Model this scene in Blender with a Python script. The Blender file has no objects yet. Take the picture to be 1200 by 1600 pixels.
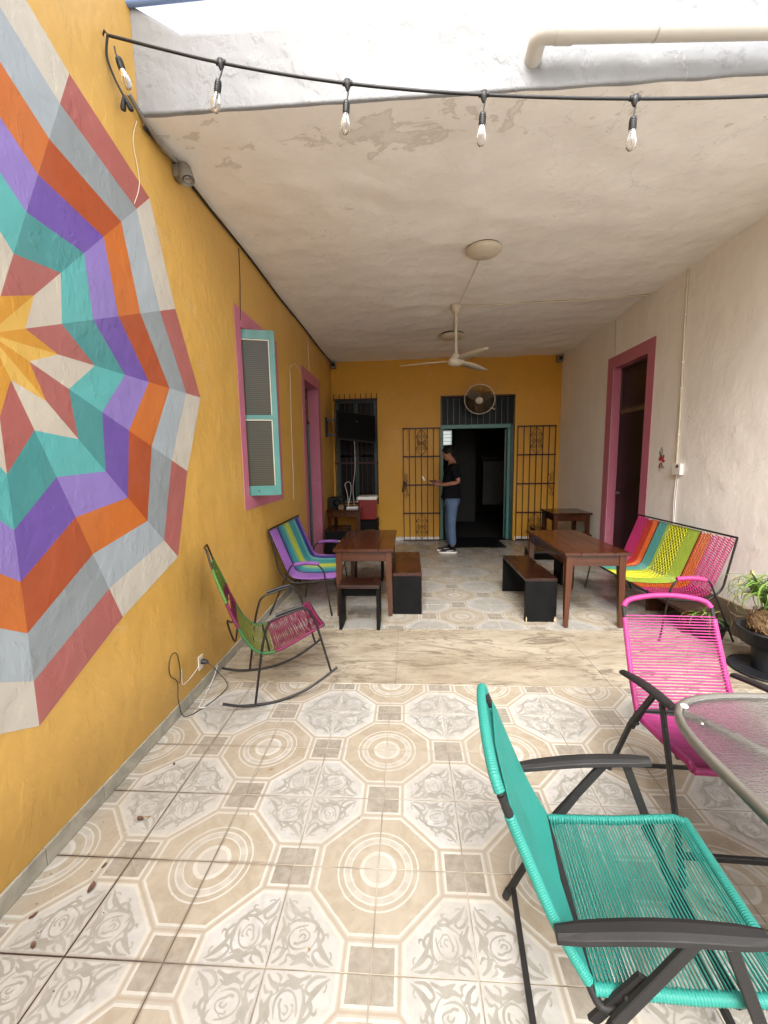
import bpy, bmesh, math, random
from mathutils import Vector, Matrix
random.seed(7)
D = bpy.data; S = bpy.context.scene
pi = math.pi; rad = math.radians

# ------------------------------------------------------------------ camera, sky, sun, exposure
CAM_H = 1.5; YAW, PITCH, ROLL = -0.0595, -0.1238, -0.016
cam = D.cameras.new('camera'); cam.sensor_fit = 'VERTICAL'; cam.sensor_height = 36; cam.lens = 641/1600*36
cam.clip_start = 0.02; cam.clip_end = 500
co = D.objects.new('camera', cam); S.collection.objects.link(co); S.camera = co
fw = Vector((math.sin(YAW)*math.cos(PITCH), math.cos(YAW)*math.cos(PITCH), math.sin(PITCH)))
rt = Vector((math.cos(YAW), -math.sin(YAW), 0)); up = rt.cross(fw)
r2 = math.cos(ROLL)*rt + math.sin(ROLL)*up; u2 = -math.sin(ROLL)*rt + math.cos(ROLL)*up
co.matrix_world = Matrix(((r2.x, u2.x, -fw.x, 0), (r2.y, u2.y, -fw.y, 0), (r2.z, u2.z, -fw.z, CAM_H), (0, 0, 0, 1)))
S.cycles.max_bounces = 8; S.cycles.diffuse_bounces = 6; S.cycles.glossy_bounces = 3; S.cycles.transmission_bounces = 6; S.cycles.caustics_reflective = False; S.cycles.caustics_refractive = False
S.render.resolution_x = 768; S.render.resolution_y = 1024

SUN_EL, SUN_AZ = 48, 188          # azimuth clockwise from +Y
w = D.worlds.new('World'); S.world = w; w.use_nodes = True
nt = w.node_tree; nt.nodes.clear()
sky = nt.nodes.new('ShaderNodeTexSky'); sky.sky_type = 'NISHITA'; sky.sun_disc = False
sky.sun_elevation = rad(SUN_EL); sky.sun_rotation = rad(SUN_AZ); sky.dust_density = 5; sky.air_density = 1.0
hs = nt.nodes.new('ShaderNodeHueSaturation'); hs.inputs['Saturation'].default_value = 0.15
bg = nt.nodes.new('ShaderNodeBackground'); bg.inputs['Strength'].default_value = 0.15
wo = nt.nodes.new('ShaderNodeOutputWorld')
nt.links.new(sky.outputs[0], hs.inputs['Color']); nt.links.new(hs.outputs[0], bg.inputs[0]); nt.links.new(bg.outputs[0], wo.inputs[0])
sl = D.lights.new('sun', 'SUN'); sl.energy = 0.85; sl.angle = rad(28); sl.color = (1, 0.95, 0.87)
so = D.objects.new('sun', sl); S.collection.objects.link(so)
sd = Vector((math.sin(rad(SUN_AZ))*math.cos(rad(SUN_EL)), math.cos(rad(SUN_AZ))*math.cos(rad(SUN_EL)), math.sin(rad(SUN_EL))))
so.rotation_euler = sd.to_track_quat('Z', 'Y').to_euler()
S.view_settings.view_transform = 'Standard'; S.view_settings.look = 'None'
S.view_settings.exposure = 2.0; S.view_settings.gamma = 1; S.view_settings.use_curve_mapping = False

# ------------------------------------------------------------------ materials
def sock(nd, *names):
    for n in names:
        if n in nd.inputs: return nd.inputs[n]
class NT:
    def __init__(s, name):
        s.m = D.materials.new(name); s.m.use_nodes = True; s.t = s.m.node_tree; s.t.nodes.clear()
        s.out = s.n('ShaderNodeOutputMaterial'); s.b = s.n('ShaderNodeBsdfPrincipled'); s.l(s.b.outputs[0], s.out.inputs[0])
    def n(s, k, **kw):
        x = s.t.nodes.new(k)
        for a, v in kw.items(): setattr(x, a, v)
        return x
    def l(s, a, b): s.t.links.new(a, b)
    def put(s, sk, v):
        if hasattr(v, 'links') or isinstance(v, bpy.types.NodeSocket): s.l(v, sk)
        else: sk.default_value = v
    def math(s, op, a, b=0.0, c=0.0):
        x = s.n('ShaderNodeMath', operation=op); s.put(x.inputs[0], a); s.put(x.inputs[1], b); s.put(x.inputs[2], c); return x.outputs[0]
    def mix(s, f, a, b, mode='MIX'):
        x = s.n('ShaderNodeMix', data_type='RGBA', blend_type=mode)
        s.put(x.inputs[0], f); s.put(x.inputs[6], a if not isinstance(a, tuple) else (*a, 1) if len(a) == 3 else a)
        s.put(x.inputs[7], b if not isinstance(b, tuple) else (*b, 1) if len(b) == 3 else b); return x.outputs[2]
    def pos(s):
        g = s.n('ShaderNodeNewGeometry'); return g.outputs['Position']
    def obj(s): return s.n('ShaderNodeTexCoord').outputs['Object']
    def scale(s, v, sc):
        x = s.n('ShaderNodeMapping'); s.l(v, x.inputs[0]); x.inputs['Scale'].default_value = sc; return x.outputs[0]
    def noise(s, v, sc, det=3, rough=.55, dist=0.0):
        x = s.n('ShaderNodeTexNoise'); s.l(v, x.inputs['Vector']); x.inputs['Scale'].default_value = sc
        x.inputs['Detail'].default_value = det; x.inputs['Roughness'].default_value = rough; x.inputs['Distortion'].default_value = dist
        return x.outputs['Fac']
    def ramp(s, f, stops, interp='LINEAR'):
        x = s.n('ShaderNodeValToRGB'); s.l(f, x.inputs[0]); cr = x.color_ramp; cr.interpolation = interp
        while len(cr.elements) < len(stops): cr.elements.new(0.5)
        for e, (p, c) in zip(cr.elements, stops):
            e.position = p; c = (c, c, c) if isinstance(c, (int, float)) else c; e.color = (*c, 1)
        return x.outputs[0]
    def bump(s, h, dist=.01, st=1.0, prev=None):
        x = s.n('ShaderNodeBump'); s.put(x.inputs['Height'], h); x.inputs['Distance'].default_value = dist; x.inputs['Strength'].default_value = st
        if prev is not None: s.l(prev, x.inputs['Normal'])
        return x.outputs[0]
    def fin(s, col=None, rough=None, nrm=None, metal=None, spec=None, trans=None, ior=None, alpha=None):
        b = s.b
        if col is not None: s.put(b.inputs['Base Color'], col if not isinstance(col, tuple) else (*col, 1) if len(col) == 3 else col)
        if rough is not None: s.put(b.inputs['Roughness'], rough)
        if nrm is not None: s.l(nrm, b.inputs['Normal'])
        if metal is not None: s.put(b.inputs['Metallic'], metal)
        if spec is not None: s.put(b.inputs['Specular IOR Level'], spec)
        if trans is not None: s.put(b.inputs['Transmission Weight'], trans)
        if ior is not None: s.put(b.inputs['IOR'], ior)
        if alpha is not None: s.put(b.inputs['Alpha'], alpha)
        return s.m
def sc(c, k): return tuple(x*k for x in c)
def simple(name, col, rough=.5, metal=0.0, var=.12, nsc=6, bmp=0.0, bsc=60, spec=.5, wear=0.0):
    m = NT(name); p = m.obj(); f = m.noise(p, nsc, 4)
    c = m.mix(m.ramp(f, [(.3, 0.0), (.7, 1.0)]), sc(col, 1-var), sc(col, 1+var))
    if wear:
        f2 = m.noise(p, nsc*5, 5, .7); c = m.mix(m.ramp(f2, [(.62, 0.0), (.7, wear)]), c, sc((.45, .4, .33), .6))
    r = m.ramp(m.noise(p, nsc*3, 3), [(.3, max(rough-.08, 0.02)), (.7, min(rough+.08, 1))])
    nr = m.bump(m.noise(p, bsc, 3), .002, bmp) if bmp else None
    return m.fin(c, r, nr, metal, spec)
def plaster(name, col, rough=.5, dirt=.25, dcol=None, big=.5, fine=.35, spec=.35, patches=None, streak=.15, grime=False, crk=.45):
    m = NT(name); p = m.pos()
    f1 = m.noise(p, 1.1, 5, .6, .4); f2 = m.noise(m.scale(p, (1, 1, .35)), 5, 5, .65, .3); f3 = m.noise(p, 30, 3)
    dc = dcol or sc(col, .72)
    c = m.mix(m.math('MULTIPLY', m.ramp(f1, [(.35, 0.0), (.72, 1.0)]), dirt*1.6), col, dc)
    c = m.mix(m.math('MULTIPLY', m.ramp(f2, [(.4, 0.0), (.75, 1.0)]), streak*1.6), c, sc(col, 1.12))
    c = m.mix(m.math('MULTIPLY', m.ramp(f3, [(.35, 0.0), (.8, 1.0)]), .12), c, dc)
    sp = m.noise(p, 14, 2); c = m.mix(m.ramp(sp, [(.795, 0.0), (.81, .75)]), c, sc(dc, .35))   # small nicks and fly specks
    cn = m.noise(p, 1.7, 9, .6, .2); cmask = m.ramp(m.noise(p, .9, 2), [(.50, 0.0), (.56, 1.0)])
    crack = m.math('MULTIPLY', m.ramp(cn, [(.4982, 0.0), (.4997, 1.0), (.5003, 1.0), (.5018, 0.0)]), cmask)
    c = m.mix(m.math('MULTIPLY', crack, crk), c, m.mix(m.math('GREATER_THAN', m.noise(p, 2.0, 1), .5), sc(col, .5), (.62, .58, .5)))
    if patches: c = patches(m, p, c)
    if grime:
        z = m.n('ShaderNodeSeparateXYZ'); m.l(p, z.inputs[0])
        h = m.math('ADD', z.outputs[2], m.math('MULTIPLY', m.noise(p, 6, 5, .7), -.35))
        c = m.mix(m.ramp(h, [(0.0, .55), (.28, 0.0)]), c, sc(dc, .62))
    hb = m.noise(p, 2.6, 3, .5, .1); hm = m.noise(m.scale(p, (1, 1, .7)), 6, 5, .55, .25); hf = m.noise(p, 90, 4, .6)
    vn = m.n('ShaderNodeTexVoronoi', feature='SMOOTH_F1'); m.l(p, vn.inputs['Vector']); vn.inputs['Scale'].default_value = 13; vn.inputs['Randomness'].default_value = 1
    pit = m.ramp(vn.outputs['Distance'], [(.04, 0.0), (.12, 1.0)])
    n1 = m.bump(hb, .05, big*.6); n1 = m.bump(m.ramp(hm, [(.42, 0.0), (.50, .35), (.60, .42), (.66, .9), (.9, 1.0)]), .012, big*.55, n1); n1 = m.bump(hf, .002, fine, n1)
    n1 = m.bump(pit, .004, .25*big, n1)
    return m.fin(c, m.ramp(f2, [(.3, rough-.1), (.7, rough+.1)]), n1, spec=spec)

YEL = (.60, .355, .085); PINK = (.50, .16, .235); TEAL = (.048, .18, .16)
M_yel = plaster('yellow_plaster', YEL, .42, .3, (.49, .265, .052), .5, .3, .5, grime=True)
M_yelb = plaster('ochre_plaster', (.62, .32, .035), .5, .25, (.51, .25, .025), .25, .2)
def peel(m, p, c):
    s = m.n('ShaderNodeSeparateXYZ'); m.l(p, s.inputs[0])
    wob = m.noise(m.scale(p, (1, 1, 0)), 1.6, 3)
    y = m.math('ADD', s.outputs[1], m.math('MULTIPLY', wob, -.5))
    band = m.math('MULTIPLY', m.ramp(m.math('MULTIPLY', m.math('SUBTRACT', y, 2.02), 1.2), [(.0, 0.0), (.18, .9), (.42, .6), (.60, 0.0)]),
                  m.ramp(m.noise(m.scale(p, (.8, .8, 0)), .9, 1), [(.38, .2), (.55, 1.0)]))
    n = m.noise(m.scale(p, (1, 1.6, 1)), 4.2, 8, .62, .6)
    k = m.math('ADD', n, m.math('MULTIPLY', band, .26))
    c = m.mix(m.ramp(k, [(.675, 0.0), (.69, .5), (.73, .5), (.745, .25)]), c, (.50, .47, .42))
    return c
M_ceil = plaster('ceiling_plaster', (.87, .86, .835), .75, .3, (.765, .745, .705), .55, .25, .2, patches=peel, streak=.3)
M_wht = plaster('white_plaster', (.87, .855, .825), .6, .3, (.76, .725, .66), .35, .25, .3, streak=.25, grime=True)
def stain(m, p, c):
    n = m.noise(m.scale(p, (1.2, 1, 2.2)), 5, 7, .68)
    return m.mix(m.ramp(n, [(.62, 0.0), (.68, .5)]), c, (.13, .138, .15))
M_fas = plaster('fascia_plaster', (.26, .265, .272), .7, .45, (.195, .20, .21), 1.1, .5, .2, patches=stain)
M_pink = plaster('pink_paint', PINK, .45, .2, sc(PINK, .8), .3, .2)
M_teal = simple('teal_paint', TEAL, .4, var=.12, wear=.25, bmp=.2)
M_dteal = simple('dark_teal_paint', (.010, .040, .036), .4, var=.2)
M_black = simple('black_metal', (.013, .011, .011), .4, .1, .25, spec=.35)
M_blackp = simple('black_plastic', (.012, .0125, .015), .45, 0, .2, spec=.25)
M_dark = simple('room_painted_gloom', (.008, .0075, .007), .9, 0, .2)
M_dgrey = simple('charcoal_metal', (.020, .019, .019), .55, .1, .15, spec=.22, bmp=.2, bsc=150)
M_taupe = simple('taupe_metal', (.15, .14, .12), .38, .35, .15)
M_iron = simple('oxide_red_iron', (.045, .014, .012), .5, .2, .25)
M_cream = simple('cream_plastic', (.60, .545, .44), .4, 0, .05)
M_pvc = simple('painted_pvc', (.52, .505, .46), .35, 0, .06, nsc=3)
M_white = simple('white_plastic', (.75, .73, .70), .4, 0, .05)
M_greybox = simple('grey_box_metal', (.22, .20, .17), .5, .2, .2)
M_red = simple('red_plastic', (.20, .008, .007), .35, 0, .1)
M_screen = simple('tv_screen', (.003, .003, .003), .5, 0, .1, spec=.08)
M_cord = simple('black_rubber', (.012, .012, .013), .55, 0, .15)
M_mat = simple('door_mat', (.004, .004, .006), .95, 0, .3, bmp=.8, bsc=200, spec=.1)
M_bluep = simple('blue_pipe_paint', (.16, .25, .48), .4, 0, .1)
def wood(name, c1, c2, rough=.28, axis=1):
    m = NT(name); p = m.obj(); s_ = [14, 14, 14]; s_[axis] = 1.2
    f = m.noise(m.scale(p, tuple(s_)), 1.6, 6, .6, 1.2); g = m.noise(p, 2.0, 2)
    c = m.mix(m.ramp(f, [(.3, 0.0), (.7, 1.0)]), c1, c2); c = m.mix(m.math('MULTIPLY', g, .4), c, sc(c1, .6))
    return m.fin(c, m.ramp(g, [(.3, rough-.05), (.7, rough+.12)]), m.bump(f, .001, .3), spec=.5)
M_wood = wood('reddish_wood', (.030, .008, .003), (.072, .019, .006), .16)
M_woodx = wood('reddish_wood_crosswise', (.034, .010, .004), (.078, .022, .008), axis=0)
M_woodz = wood('reddish_wood_upright', (.042, .012, .004), (.088, .026, .009), .22, 2)
M_woodd = wood('dark_seat_wood', (.013, .004, .002), (.026, .008, .004), .22)
M_wooddr = wood('brown_door_wood', (.011, .005, .004), (.020, .009, .007), .4, 2)
M_char = simple('black_stained_wood', (.005, .005, .005), .55, 0, .3, nsc=10, bmp=.3, spec=.10)
def marble_strip():
    m = NT('veined_cream_marble'); p = m.pos()
    q = m.scale(p, (1, 2.8, 1))
    f = m.noise(q, 1.0, 7, .62, 1.2); v = m.noise(m.scale(p, (.8, 3.0, 1)), 1.1, 6, .58, 1.3); g = m.noise(m.scale(p, (1, 3, 1)), 4, 6, .7)
    c = m.mix(m.ramp(f, [(.3, 0.0), (.68, 1.0)]), (.385, .34, .265), (.245, .20, .142))
    c = m.mix(m.ramp(g, [(.50, 0.0), (.70, .6)]), c, (.13, .098, .068))
    c = m.mix(m.ramp(v, [(.476, 0.0), (.490, .75), (.500, .0), (.565, 0.0), (.575, .7), (.60, .30), (.63, .0)]), c, (.075, .052, .036))
    sp = m.noise(m.scale(p, (1, 2, 1)), 22, 3); c = m.mix(m.ramp(sp, [(.72, 0.0), (.75, .8)]), c, (.12, .08, .06))
    return m.fin(c, m.ramp(g, [(.3, .22), (.7, .4)]), m.bump(g, .001, .3), spec=.5)
M_strip = marble_strip()
T = .3161; X0 = -.122; Y0 = 1.0252; YI = 3.53
def tile_mat(name, y0, tone=1.0):
    m = NT(name); p = m.pos(); s = m.n('ShaderNodeSeparateXYZ'); m.l(p, s.inputs[0])
    oi = m.n('ShaderNodeObjectInfo'); rnd = oi.outputs['Random']
    wb = m.math('MULTIPLY', m.math('SUBTRACT', m.noise(p, 45, 2), .5), .012)
    u = m.math('ADD', m.math('DIVIDE', m.math('SUBTRACT', s.outputs[0], X0), T), wb); v = m.math('ADD', m.math('DIVIDE', m.math('SUBTRACT', s.outputs[1], y0), T), wb)
    a = m.math('PINGPONG', m.math('ADD', u, 40.0), 1.0); b = m.math('SUBTRACT', 1.0, m.math('PINGPONG', m.math('ADD', v, 40.0), 1.0))
    a1 = m.math('SUBTRACT', 1.0, a); b1 = m.math('SUBTRACT', 1.0, b)
    def octm(x, y): return m.math('MAXIMUM', m.math('MAXIMUM', x, y), m.math('MULTIPLY', m.math('ADD', x, y), .728))
    o1 = octm(a, b); o2 = octm(a1, b1)
    sq = m.math('MINIMUM', m.math('MAXIMUM', a1, b), m.math('MAXIMUM', a, b1))
    r = m.math('SQRT', m.math('ADD', m.math('MULTIPLY', a, a), m.math('MULTIPLY', b, b)))
    ang = m.math('ARCTAN2', b, a)
    # marbled tones
    comb = m.n('ShaderNodeCombineXYZ'); m.l(s.outputs[0], comb.inputs[0]); m.l(s.outputs[1], comb.inputs[1]); m.put(comb.inputs[2], m.math('MULTIPLY', rnd, 30.0))
    q = comb.outputs[0]
    n1 = m.noise(q, 11, 7, .65, 1.0); n2 = m.noise(q, 3.2, 4, .6, .8); n3 = m.noise(q, 30, 4, .6, .5)
    def two(c1, c2, f=n1, lo=.32, hi=.68): return m.mix(m.ramp(f, [(lo, 0.0), (hi, 1.0)]), c1, c2)
    tan = two((.40, .355, .285), (.30, .25, .185)); lite = two((.475, .472, .46), (.38, .375, .36)); pale = two((.44, .42, .375), (.385, .355, .305))
    grey = two((.315, .29, .25), (.22, .195, .16), n3); line = two((.52, .505, .465), (.46, .435, .39)); band = two((.41, .38, .325), (.34, .325, .295)); band2 = two((.36, .305, .235), (.33, .28, .225))
    # circle cell: arcs of alternating stones
    seg = m.math('FRACT', m.math('MULTIPLY', m.math('ADD', ang, m.math('MULTIPLY', rnd, .6)), 5/pi))
    dash = m.ramp(seg, [(0.0, 0.0), (.5, 1.0)], 'CONSTANT')
    ringA = m.mix(dash, tan, two((.35, .31, .25), (.32, .28, .22))); ringB = m.mix(dash, pale, two((.395, .37, .33), (.355, .325, .28)))
    mk = m.ramp(r, [(0, 1), (.17, 0)], 'CONSTANT'); c = m.mix(mk, tan, pale)
    for lo, hi, cc in ((.165, .212, line), (.212, .31, tan), (.31, .328, line), (.328, .385, ringB), (.385, .403, line), (.403, .455, ringA), (.455, .475, line)):
        mk = m.ramp(r, [(0, 0), (lo, 1), (hi, 0)], 'CONSTANT'); c = m.mix(mk, c, cc)
    # frames: everything outside the octagon
    c = m.mix(m.ramp(o1, [(0, 0), (.666, 1)], 'CONSTANT'), c, line)
    c = m.mix(m.ramp(o1, [(0, 0), (.694, 1)], 'CONSTANT'), c, band)
    c = m.mix(m.ramp(o1, [(0, 0), (.712, 1), (.735, 0)], 'CONSTANT'), c, band2)
    c = m.mix(m.ramp(o2, [(0, 0), (.722, 1), (.742, 0)], 'CONSTANT'), c, band2)
    c = m.mix(m.ramp(o2, [(0, 1), (.704, 0)], 'CONSTANT'), c, line)
    c = m.mix(m.ramp(o2, [(0, 1), (.668, 0)], 'CONSTANT'), c, lite)
    c = m.mix(m.ramp(sq, [(0, 1), (.243, 0)], 'CONSTANT'), c, line)
    c = m.mix(m.ramp(sq, [(0, 1), (.218, 0)], 'CONSTANT'), c, grey)
    c = m.mix(m.math('MULTIPLY', m.ramp(n2, [(.45, 0.0), (.8, 1.0)]), .35), c, (.33, .285, .225))
    c = m.mix(m.math('MULTIPLY', rnd, .22), c, (.34, .31, .27))
    # dirt gathered along the joints and towards the left wall
    e = m.math('MINIMUM', m.math('PINGPONG', m.math('ADD', u, 40.0), .5), m.math('PINGPONG', m.math('ADD', v, 40.0), .5))
    jd = m.ramp(m.math('ADD', e, m.math('MULTIPLY', n2, .05)), [(.012, 1.0), (.06, 0.0)])
    lw = m.ramp(m.math('ADD', m.math('ADD', s.outputs[0], m.math('MULTIPLY', s.outputs[1], .3)), m.math('MULTIPLY', n2, 1.1)), [(0.1, 1.0), (.55, .2), (.9, .12)])
    c = m.mix(m.math('MULTIPLY', m.math('MULTIPLY', jd, lw), .95), c, (.15, .095, .055))
    st = m.noise(m.scale(p, (1, 1.6, 1)), 2.1, 6, .7); c = m.mix(m.ramp(st, [(.58, 0.0), (.72, .38)]), c, (.36, .28, .19))
    sp = m.noise(p, 38, 2); c = m.mix(m.ramp(sp, [(.80, 0.0), (.82, .8)]), c, (.13, .09, .06))
    c = m.mix(1.0, c, (tone, tone*.985, tone*.96), 'MULTIPLY')
    rg = m.ramp(n1, [(.3, .14), (.7, .28)])
    return m.fin(c, rg, m.bump(n3, .0008, .25), spec=.5)
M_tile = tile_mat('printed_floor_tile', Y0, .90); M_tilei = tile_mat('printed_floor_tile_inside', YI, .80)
def orn(tone, name):
    m = NT(name); p = m.pos(); n = m.noise(p, 14, 5, .6)
    c = m.mix(m.ramp(n, [(.3, 0.0), (.7, 1.0)]), sc((.325, .308, .27), tone), sc((.255, .238, .205), tone)); return m.fin(c, .3)
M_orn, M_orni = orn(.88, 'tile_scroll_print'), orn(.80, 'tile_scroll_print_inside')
def groutm():
    m = NT('grout'); p = m.pos(); s = m.n('ShaderNodeSeparateXYZ'); m.l(p, s.inputs[0])
    k = m.math('ADD', m.math('ADD', s.outputs[0], m.math('MULTIPLY', s.outputs[1], .55)), m.math('MULTIPLY', m.noise(p, 3.5, 3), .9))
    return m.fin(m.mix(m.ramp(k, [(.0, 0.0), (.75, 1.0)]), (.04, .025, .018), m.mix(m.ramp(m.noise(p, 6, 4), [(.35, 0.0), (.65, 1.0)]), (.40, .36, .29), (.22, .185, .14))), .9)
M_grout = groutm()
def greymarble():
    m = NT('grey_marble'); p = m.pos(); f = m.noise(p, 5, 7, .65, 1.5)
    c = m.mix(m.ramp(f, [(.3, 0.0), (.65, 1.0)]), (.38, .35, .28), (.20, .185, .15)); return m.fin(c, .35)
M_skirt = greymarble()
M_stone = simple('brown_stone_skirting', (.16, .115, .085), .6, 0, .35, nsc=5, bmp=.3)
M_conc = simple('concrete_ground', (.22, .2, .18), .9, 0, .2)
def cordmat(name, col, rough=.42):
    m = NT(name); p = m.obj(); f = m.noise(p, 9, 3)
    c = m.mix(f, sc(col, .82), sc(col, 1.12)); return m.fin(c, rough, spec=.3)
C_teal = cordmat('teal_cord', (.024, .20, .165)); C_pink = cordmat('hot_pink_cord', (.33, .034, .155))
def denim():
    m = NT('washed_denim'); p = m.obj(); f = m.noise(p, 6, 4); return m.fin(m.mix(f, (.025, .06, .14), (.12, .18, .28)), .85)

# ------------------------------------------------------------------ mesh builder
class MB:
    def __init__(s): s.v = []; s.f = []; s.mi = []; s.sm = []
    def add(s, vs, fs, mi=0, smooth=False):
        o = len(s.v); s.v += [tuple(x) for x in vs]
        for f in fs: s.f.append(tuple(i+o for i in f)); s.mi.append(mi); s.sm.append(smooth)
        return s
    def box(s, x0, x1, y0, y1, z0, z1, mi=0, rot=None, c=None):
        vs = [Vector((x, y, z)) for x in (x0, x1) for y in (y0, y1) for z in (z0, z1)]
        if rot: c = Vector(c) if c else Vector(((x0+x1)/2, (y0+y1)/2, (z0+z1)/2)); vs = [c+rot @ (v-c) for v in vs]
        return s.add(vs, [(0, 1, 3, 2), (4, 6, 7, 5), (0, 4, 5, 1), (2, 3, 7, 6), (0, 2, 6, 4), (1, 5, 7, 3)], mi)
    def bar(s, a, b, w_, h_, upv=(0, 0, 1), mi=0, w2=None, h2=None):
        a, b = Vector(a), Vector(b); d = (b-a).normalized(); sd_ = d.cross(Vector(upv)).normalized(); u_ = sd_.cross(d)
        w2 = w2 or w_; h2 = h2 or h_; vs = []
        for q, ww, hh in ((a, w_, h_), (b, w2, h2)):
            for i, j in ((-1, -1), (1, -1), (1, 1), (-1, 1)): vs.append(q+sd_*i*ww/2+u_*j*hh/2)
        return s.add(vs, [(3, 2, 1, 0), (4, 5, 6, 7), (0, 1, 5, 4), (1, 2, 6, 5), (2, 3, 7, 6), (3, 0, 4, 7)], mi)
    def tube(s, pts, r, n=8, mi=0, closed=False, caps=True):
        P = [Vector(p) for p in pts]; N = len(P); rs = r if isinstance(r, (list, tuple)) else [r]*N
        tg = []
        for i in range(N):
            a = P[(i-1) % N] if (i or closed) else P[0]; b = P[(i+1) % N] if (i < N-1 or closed) else P[-1]
            t = (b-a); tg.append(t.normalized() if t.length > 1e-9 else Vector((0, 0, 1)))
        ref = Vector((0, 0, 1)) if abs(tg[0].z) < .9 else Vector((1, 0, 0)); nx = tg[0].cross(ref).normalized(); vs = []
        for i in range(N):
            nx = (nx-tg[i]*nx.dot(tg[i]))
            nx = nx.normalized() if nx.length > 1e-6 else tg[i].orthogonal().normalized()
            ny = tg[i].cross(nx)
            for k in range(n):
                an = 2*pi*k/n; vs.append(P[i]+(nx*math.cos(an)+ny*math.sin(an))*rs[i])
        fs = []
        for i in range(N if closed else N-1):
            j = (i+1) % N
            for k in range(n): fs.append((i*n+k, i*n+(k+1) % n, j*n+(k+1) % n, j*n+k))
        s.add(vs, fs, mi, True)
        if caps and not closed: s.add(vs[:n], [tuple(range(n-1, -1, -1))], mi); s.add(vs[-n:], [tuple(range(n))], mi)
        return s
    def lathe(s, prof, c=(0, 0, 0), n=24, mi=0, axis=None, smooth=True):
        vs = []; c = Vector(c); R_ = axis if axis else Matrix.Identity(3)
        for r, z in prof:
            for k in range(n): an = 2*pi*k/n; vs.append(c+R_ @ Vector((r*math.cos(an), r*math.sin(an), z)))
        fs = [(i*n+k, i*n+(k+1) % n, (i+1)*n+(k+1) % n, (i+1)*n+k) for i in range(len(prof)-1) for k in range(n)]
        return s.add(vs, fs, mi, smooth)
    def obj(s, name, mats, parent=None, bevel=0, off=None, seg=1):
        me = D.meshes.new(name)
        vs = s.v if off is None else [(x-off[0], y-off[1], z-off[2]) for x, y, z in s.v]
        me.from_pydata(vs, [], s.f)
        mats = mats if isinstance(mats, (list, tuple)) else [mats]
        for m in mats: me.materials.append(m)
        me.polygons.foreach_set('material_index', s.mi); me.polygons.foreach_set('use_smooth', s.sm)
        if bevel:
            bm = bmesh.new(); bm.from_mesh(me); bmesh.ops.remove_doubles(bm, verts=bm.verts, dist=1e-6)
            ed = [e for e in bm.edges if e.is_manifold and e.calc_face_angle(0) > .6]
            bmesh.ops.bevel(bm, geom=ed, offset=bevel, segments=seg, affect='EDGES', profile=.5); bm.to_mesh(me); bm.free()
        me.update(); o = D.objects.new(name, me); S.collection.objects.link(o)
        if parent: o.parent = parent
        return o
def thing(name, label, cat, loc=(0, 0, 0), rz=0, group=None):
    o = D.objects.new(name, None); S.collection.objects.link(o); o.location = loc; o.rotation_euler = (0, 0, rz)
    return tag(o, label, cat, group)
def tag(o, label, cat, group=None, kind=None):
    if label: o['label'] = label
    if cat: o['category'] = cat
    if group: o['group'] = group
    if kind: o['kind'] = kind
    return o
def struct(o, label=None):
    o['kind'] = 'structure'
    if label: o['label'] = label
    return o
def smooth_path(pts, n=6):
    P = [Vector(p) for p in pts]; out = []
    for i in range(len(P)-1):
        a = P[max(i-1, 0)]; b = P[i]; c = P[i+1]; d = P[min(i+2, len(P)-1)]
        for k in range(n):
            t = k/n; out.append(.5*((2*b)+(c-a)*t+(2*a-5*b+4*c-d)*t*t+(3*b-a-3*c+d)*t**3))
    out.append(P[-1]); return out
def fillet(pts, r=.03, n=4):
    P = [Vector(p) for p in pts]; out = [P[0]]
    for i in range(1, len(P)-1):
        a, b, c = P[i-1], P[i], P[i+1]; d1 = (a-b); d2 = (c-b); k = min(r, d1.length*.45, d2.length*.45)
        p1 = b+d1.normalized()*k; p2 = b+d2.normalized()*k
        for t in range(n+1):
            t /= n; out.append(p1*(1-t)**2+b*2*t*(1-t)+p2*t*t)
    out.append(P[-1]); return out

# ------------------------------------------------------------------ the place
XL, XR, ZC, YB, YF = -1.384, 2.732, 3.305, 7.668, 2.30
g = MB().box(-40, 40, -30, 50, -.35, -.05); struct(g.obj('ground', M_conc))

def wall_holes(mb, axis, val, back, u0, u1, z0, z1, holes, mi=0):
    """wall face at axis=val with its back face at axis=back, openings lined with reveals"""
    us = sorted({u0, u1, *[h[0] for h in holes], *[h[1] for h in holes]}); zs = sorted({z0, z1, *[h[2] for h in holes], *[h[3] for h in holes]})
    P = (lambda d, u, z: (d, u, z)) if axis == 'x' else (lambda d, u, z: (u, d, z))
    for i in range(len(us)-1):
        for j in range(len(zs)-1):
            uc, zc = (us[i]+us[i+1])/2, (zs[j]+zs[j+1])/2
            if any(h[0] < uc < h[1] and h[2] < zc < h[3] for h in holes): continue
            for d in (val, back): mb.add([P(d, us[i], zs[j]), P(d, us[i+1], zs[j]), P(d, us[i+1], zs[j+1]), P(d, us[i], zs[j+1])], [(0, 1, 2, 3)], mi)
    for a, b, c, d in holes+[(u0, u1, z0, z1)]:
        for (p, q) in (((a, c), (b, c)), ((b, c), (b, d)), ((b, d), (a, d)), ((a, d), (a, c))):
            mb.add([P(val, *p), P(val, *q), P(back, *q), P(back, *p)], [(0, 1, 2, 3)], mi)
WIN = (3.50, 4.33, 1.21, 2.63); LD = (5.62, 6.46, -.02, 2.62); RD = (5.0, 5.79, -.02, 2.67)
mb = MB(); wall_holes(mb, 'x', XL, XL-.28, YF, YB, -.05, 3.6, [WIN, LD]); wall_holes(mb, 'x', XL, XL-.28, -3.4, YF-.0005, -.05, 5.2, [])
wl = tag(mb.obj('yellow_wall', M_yel), 'long yellow plastered wall along the left side, carrying the painted star mural', 'wall')
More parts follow.
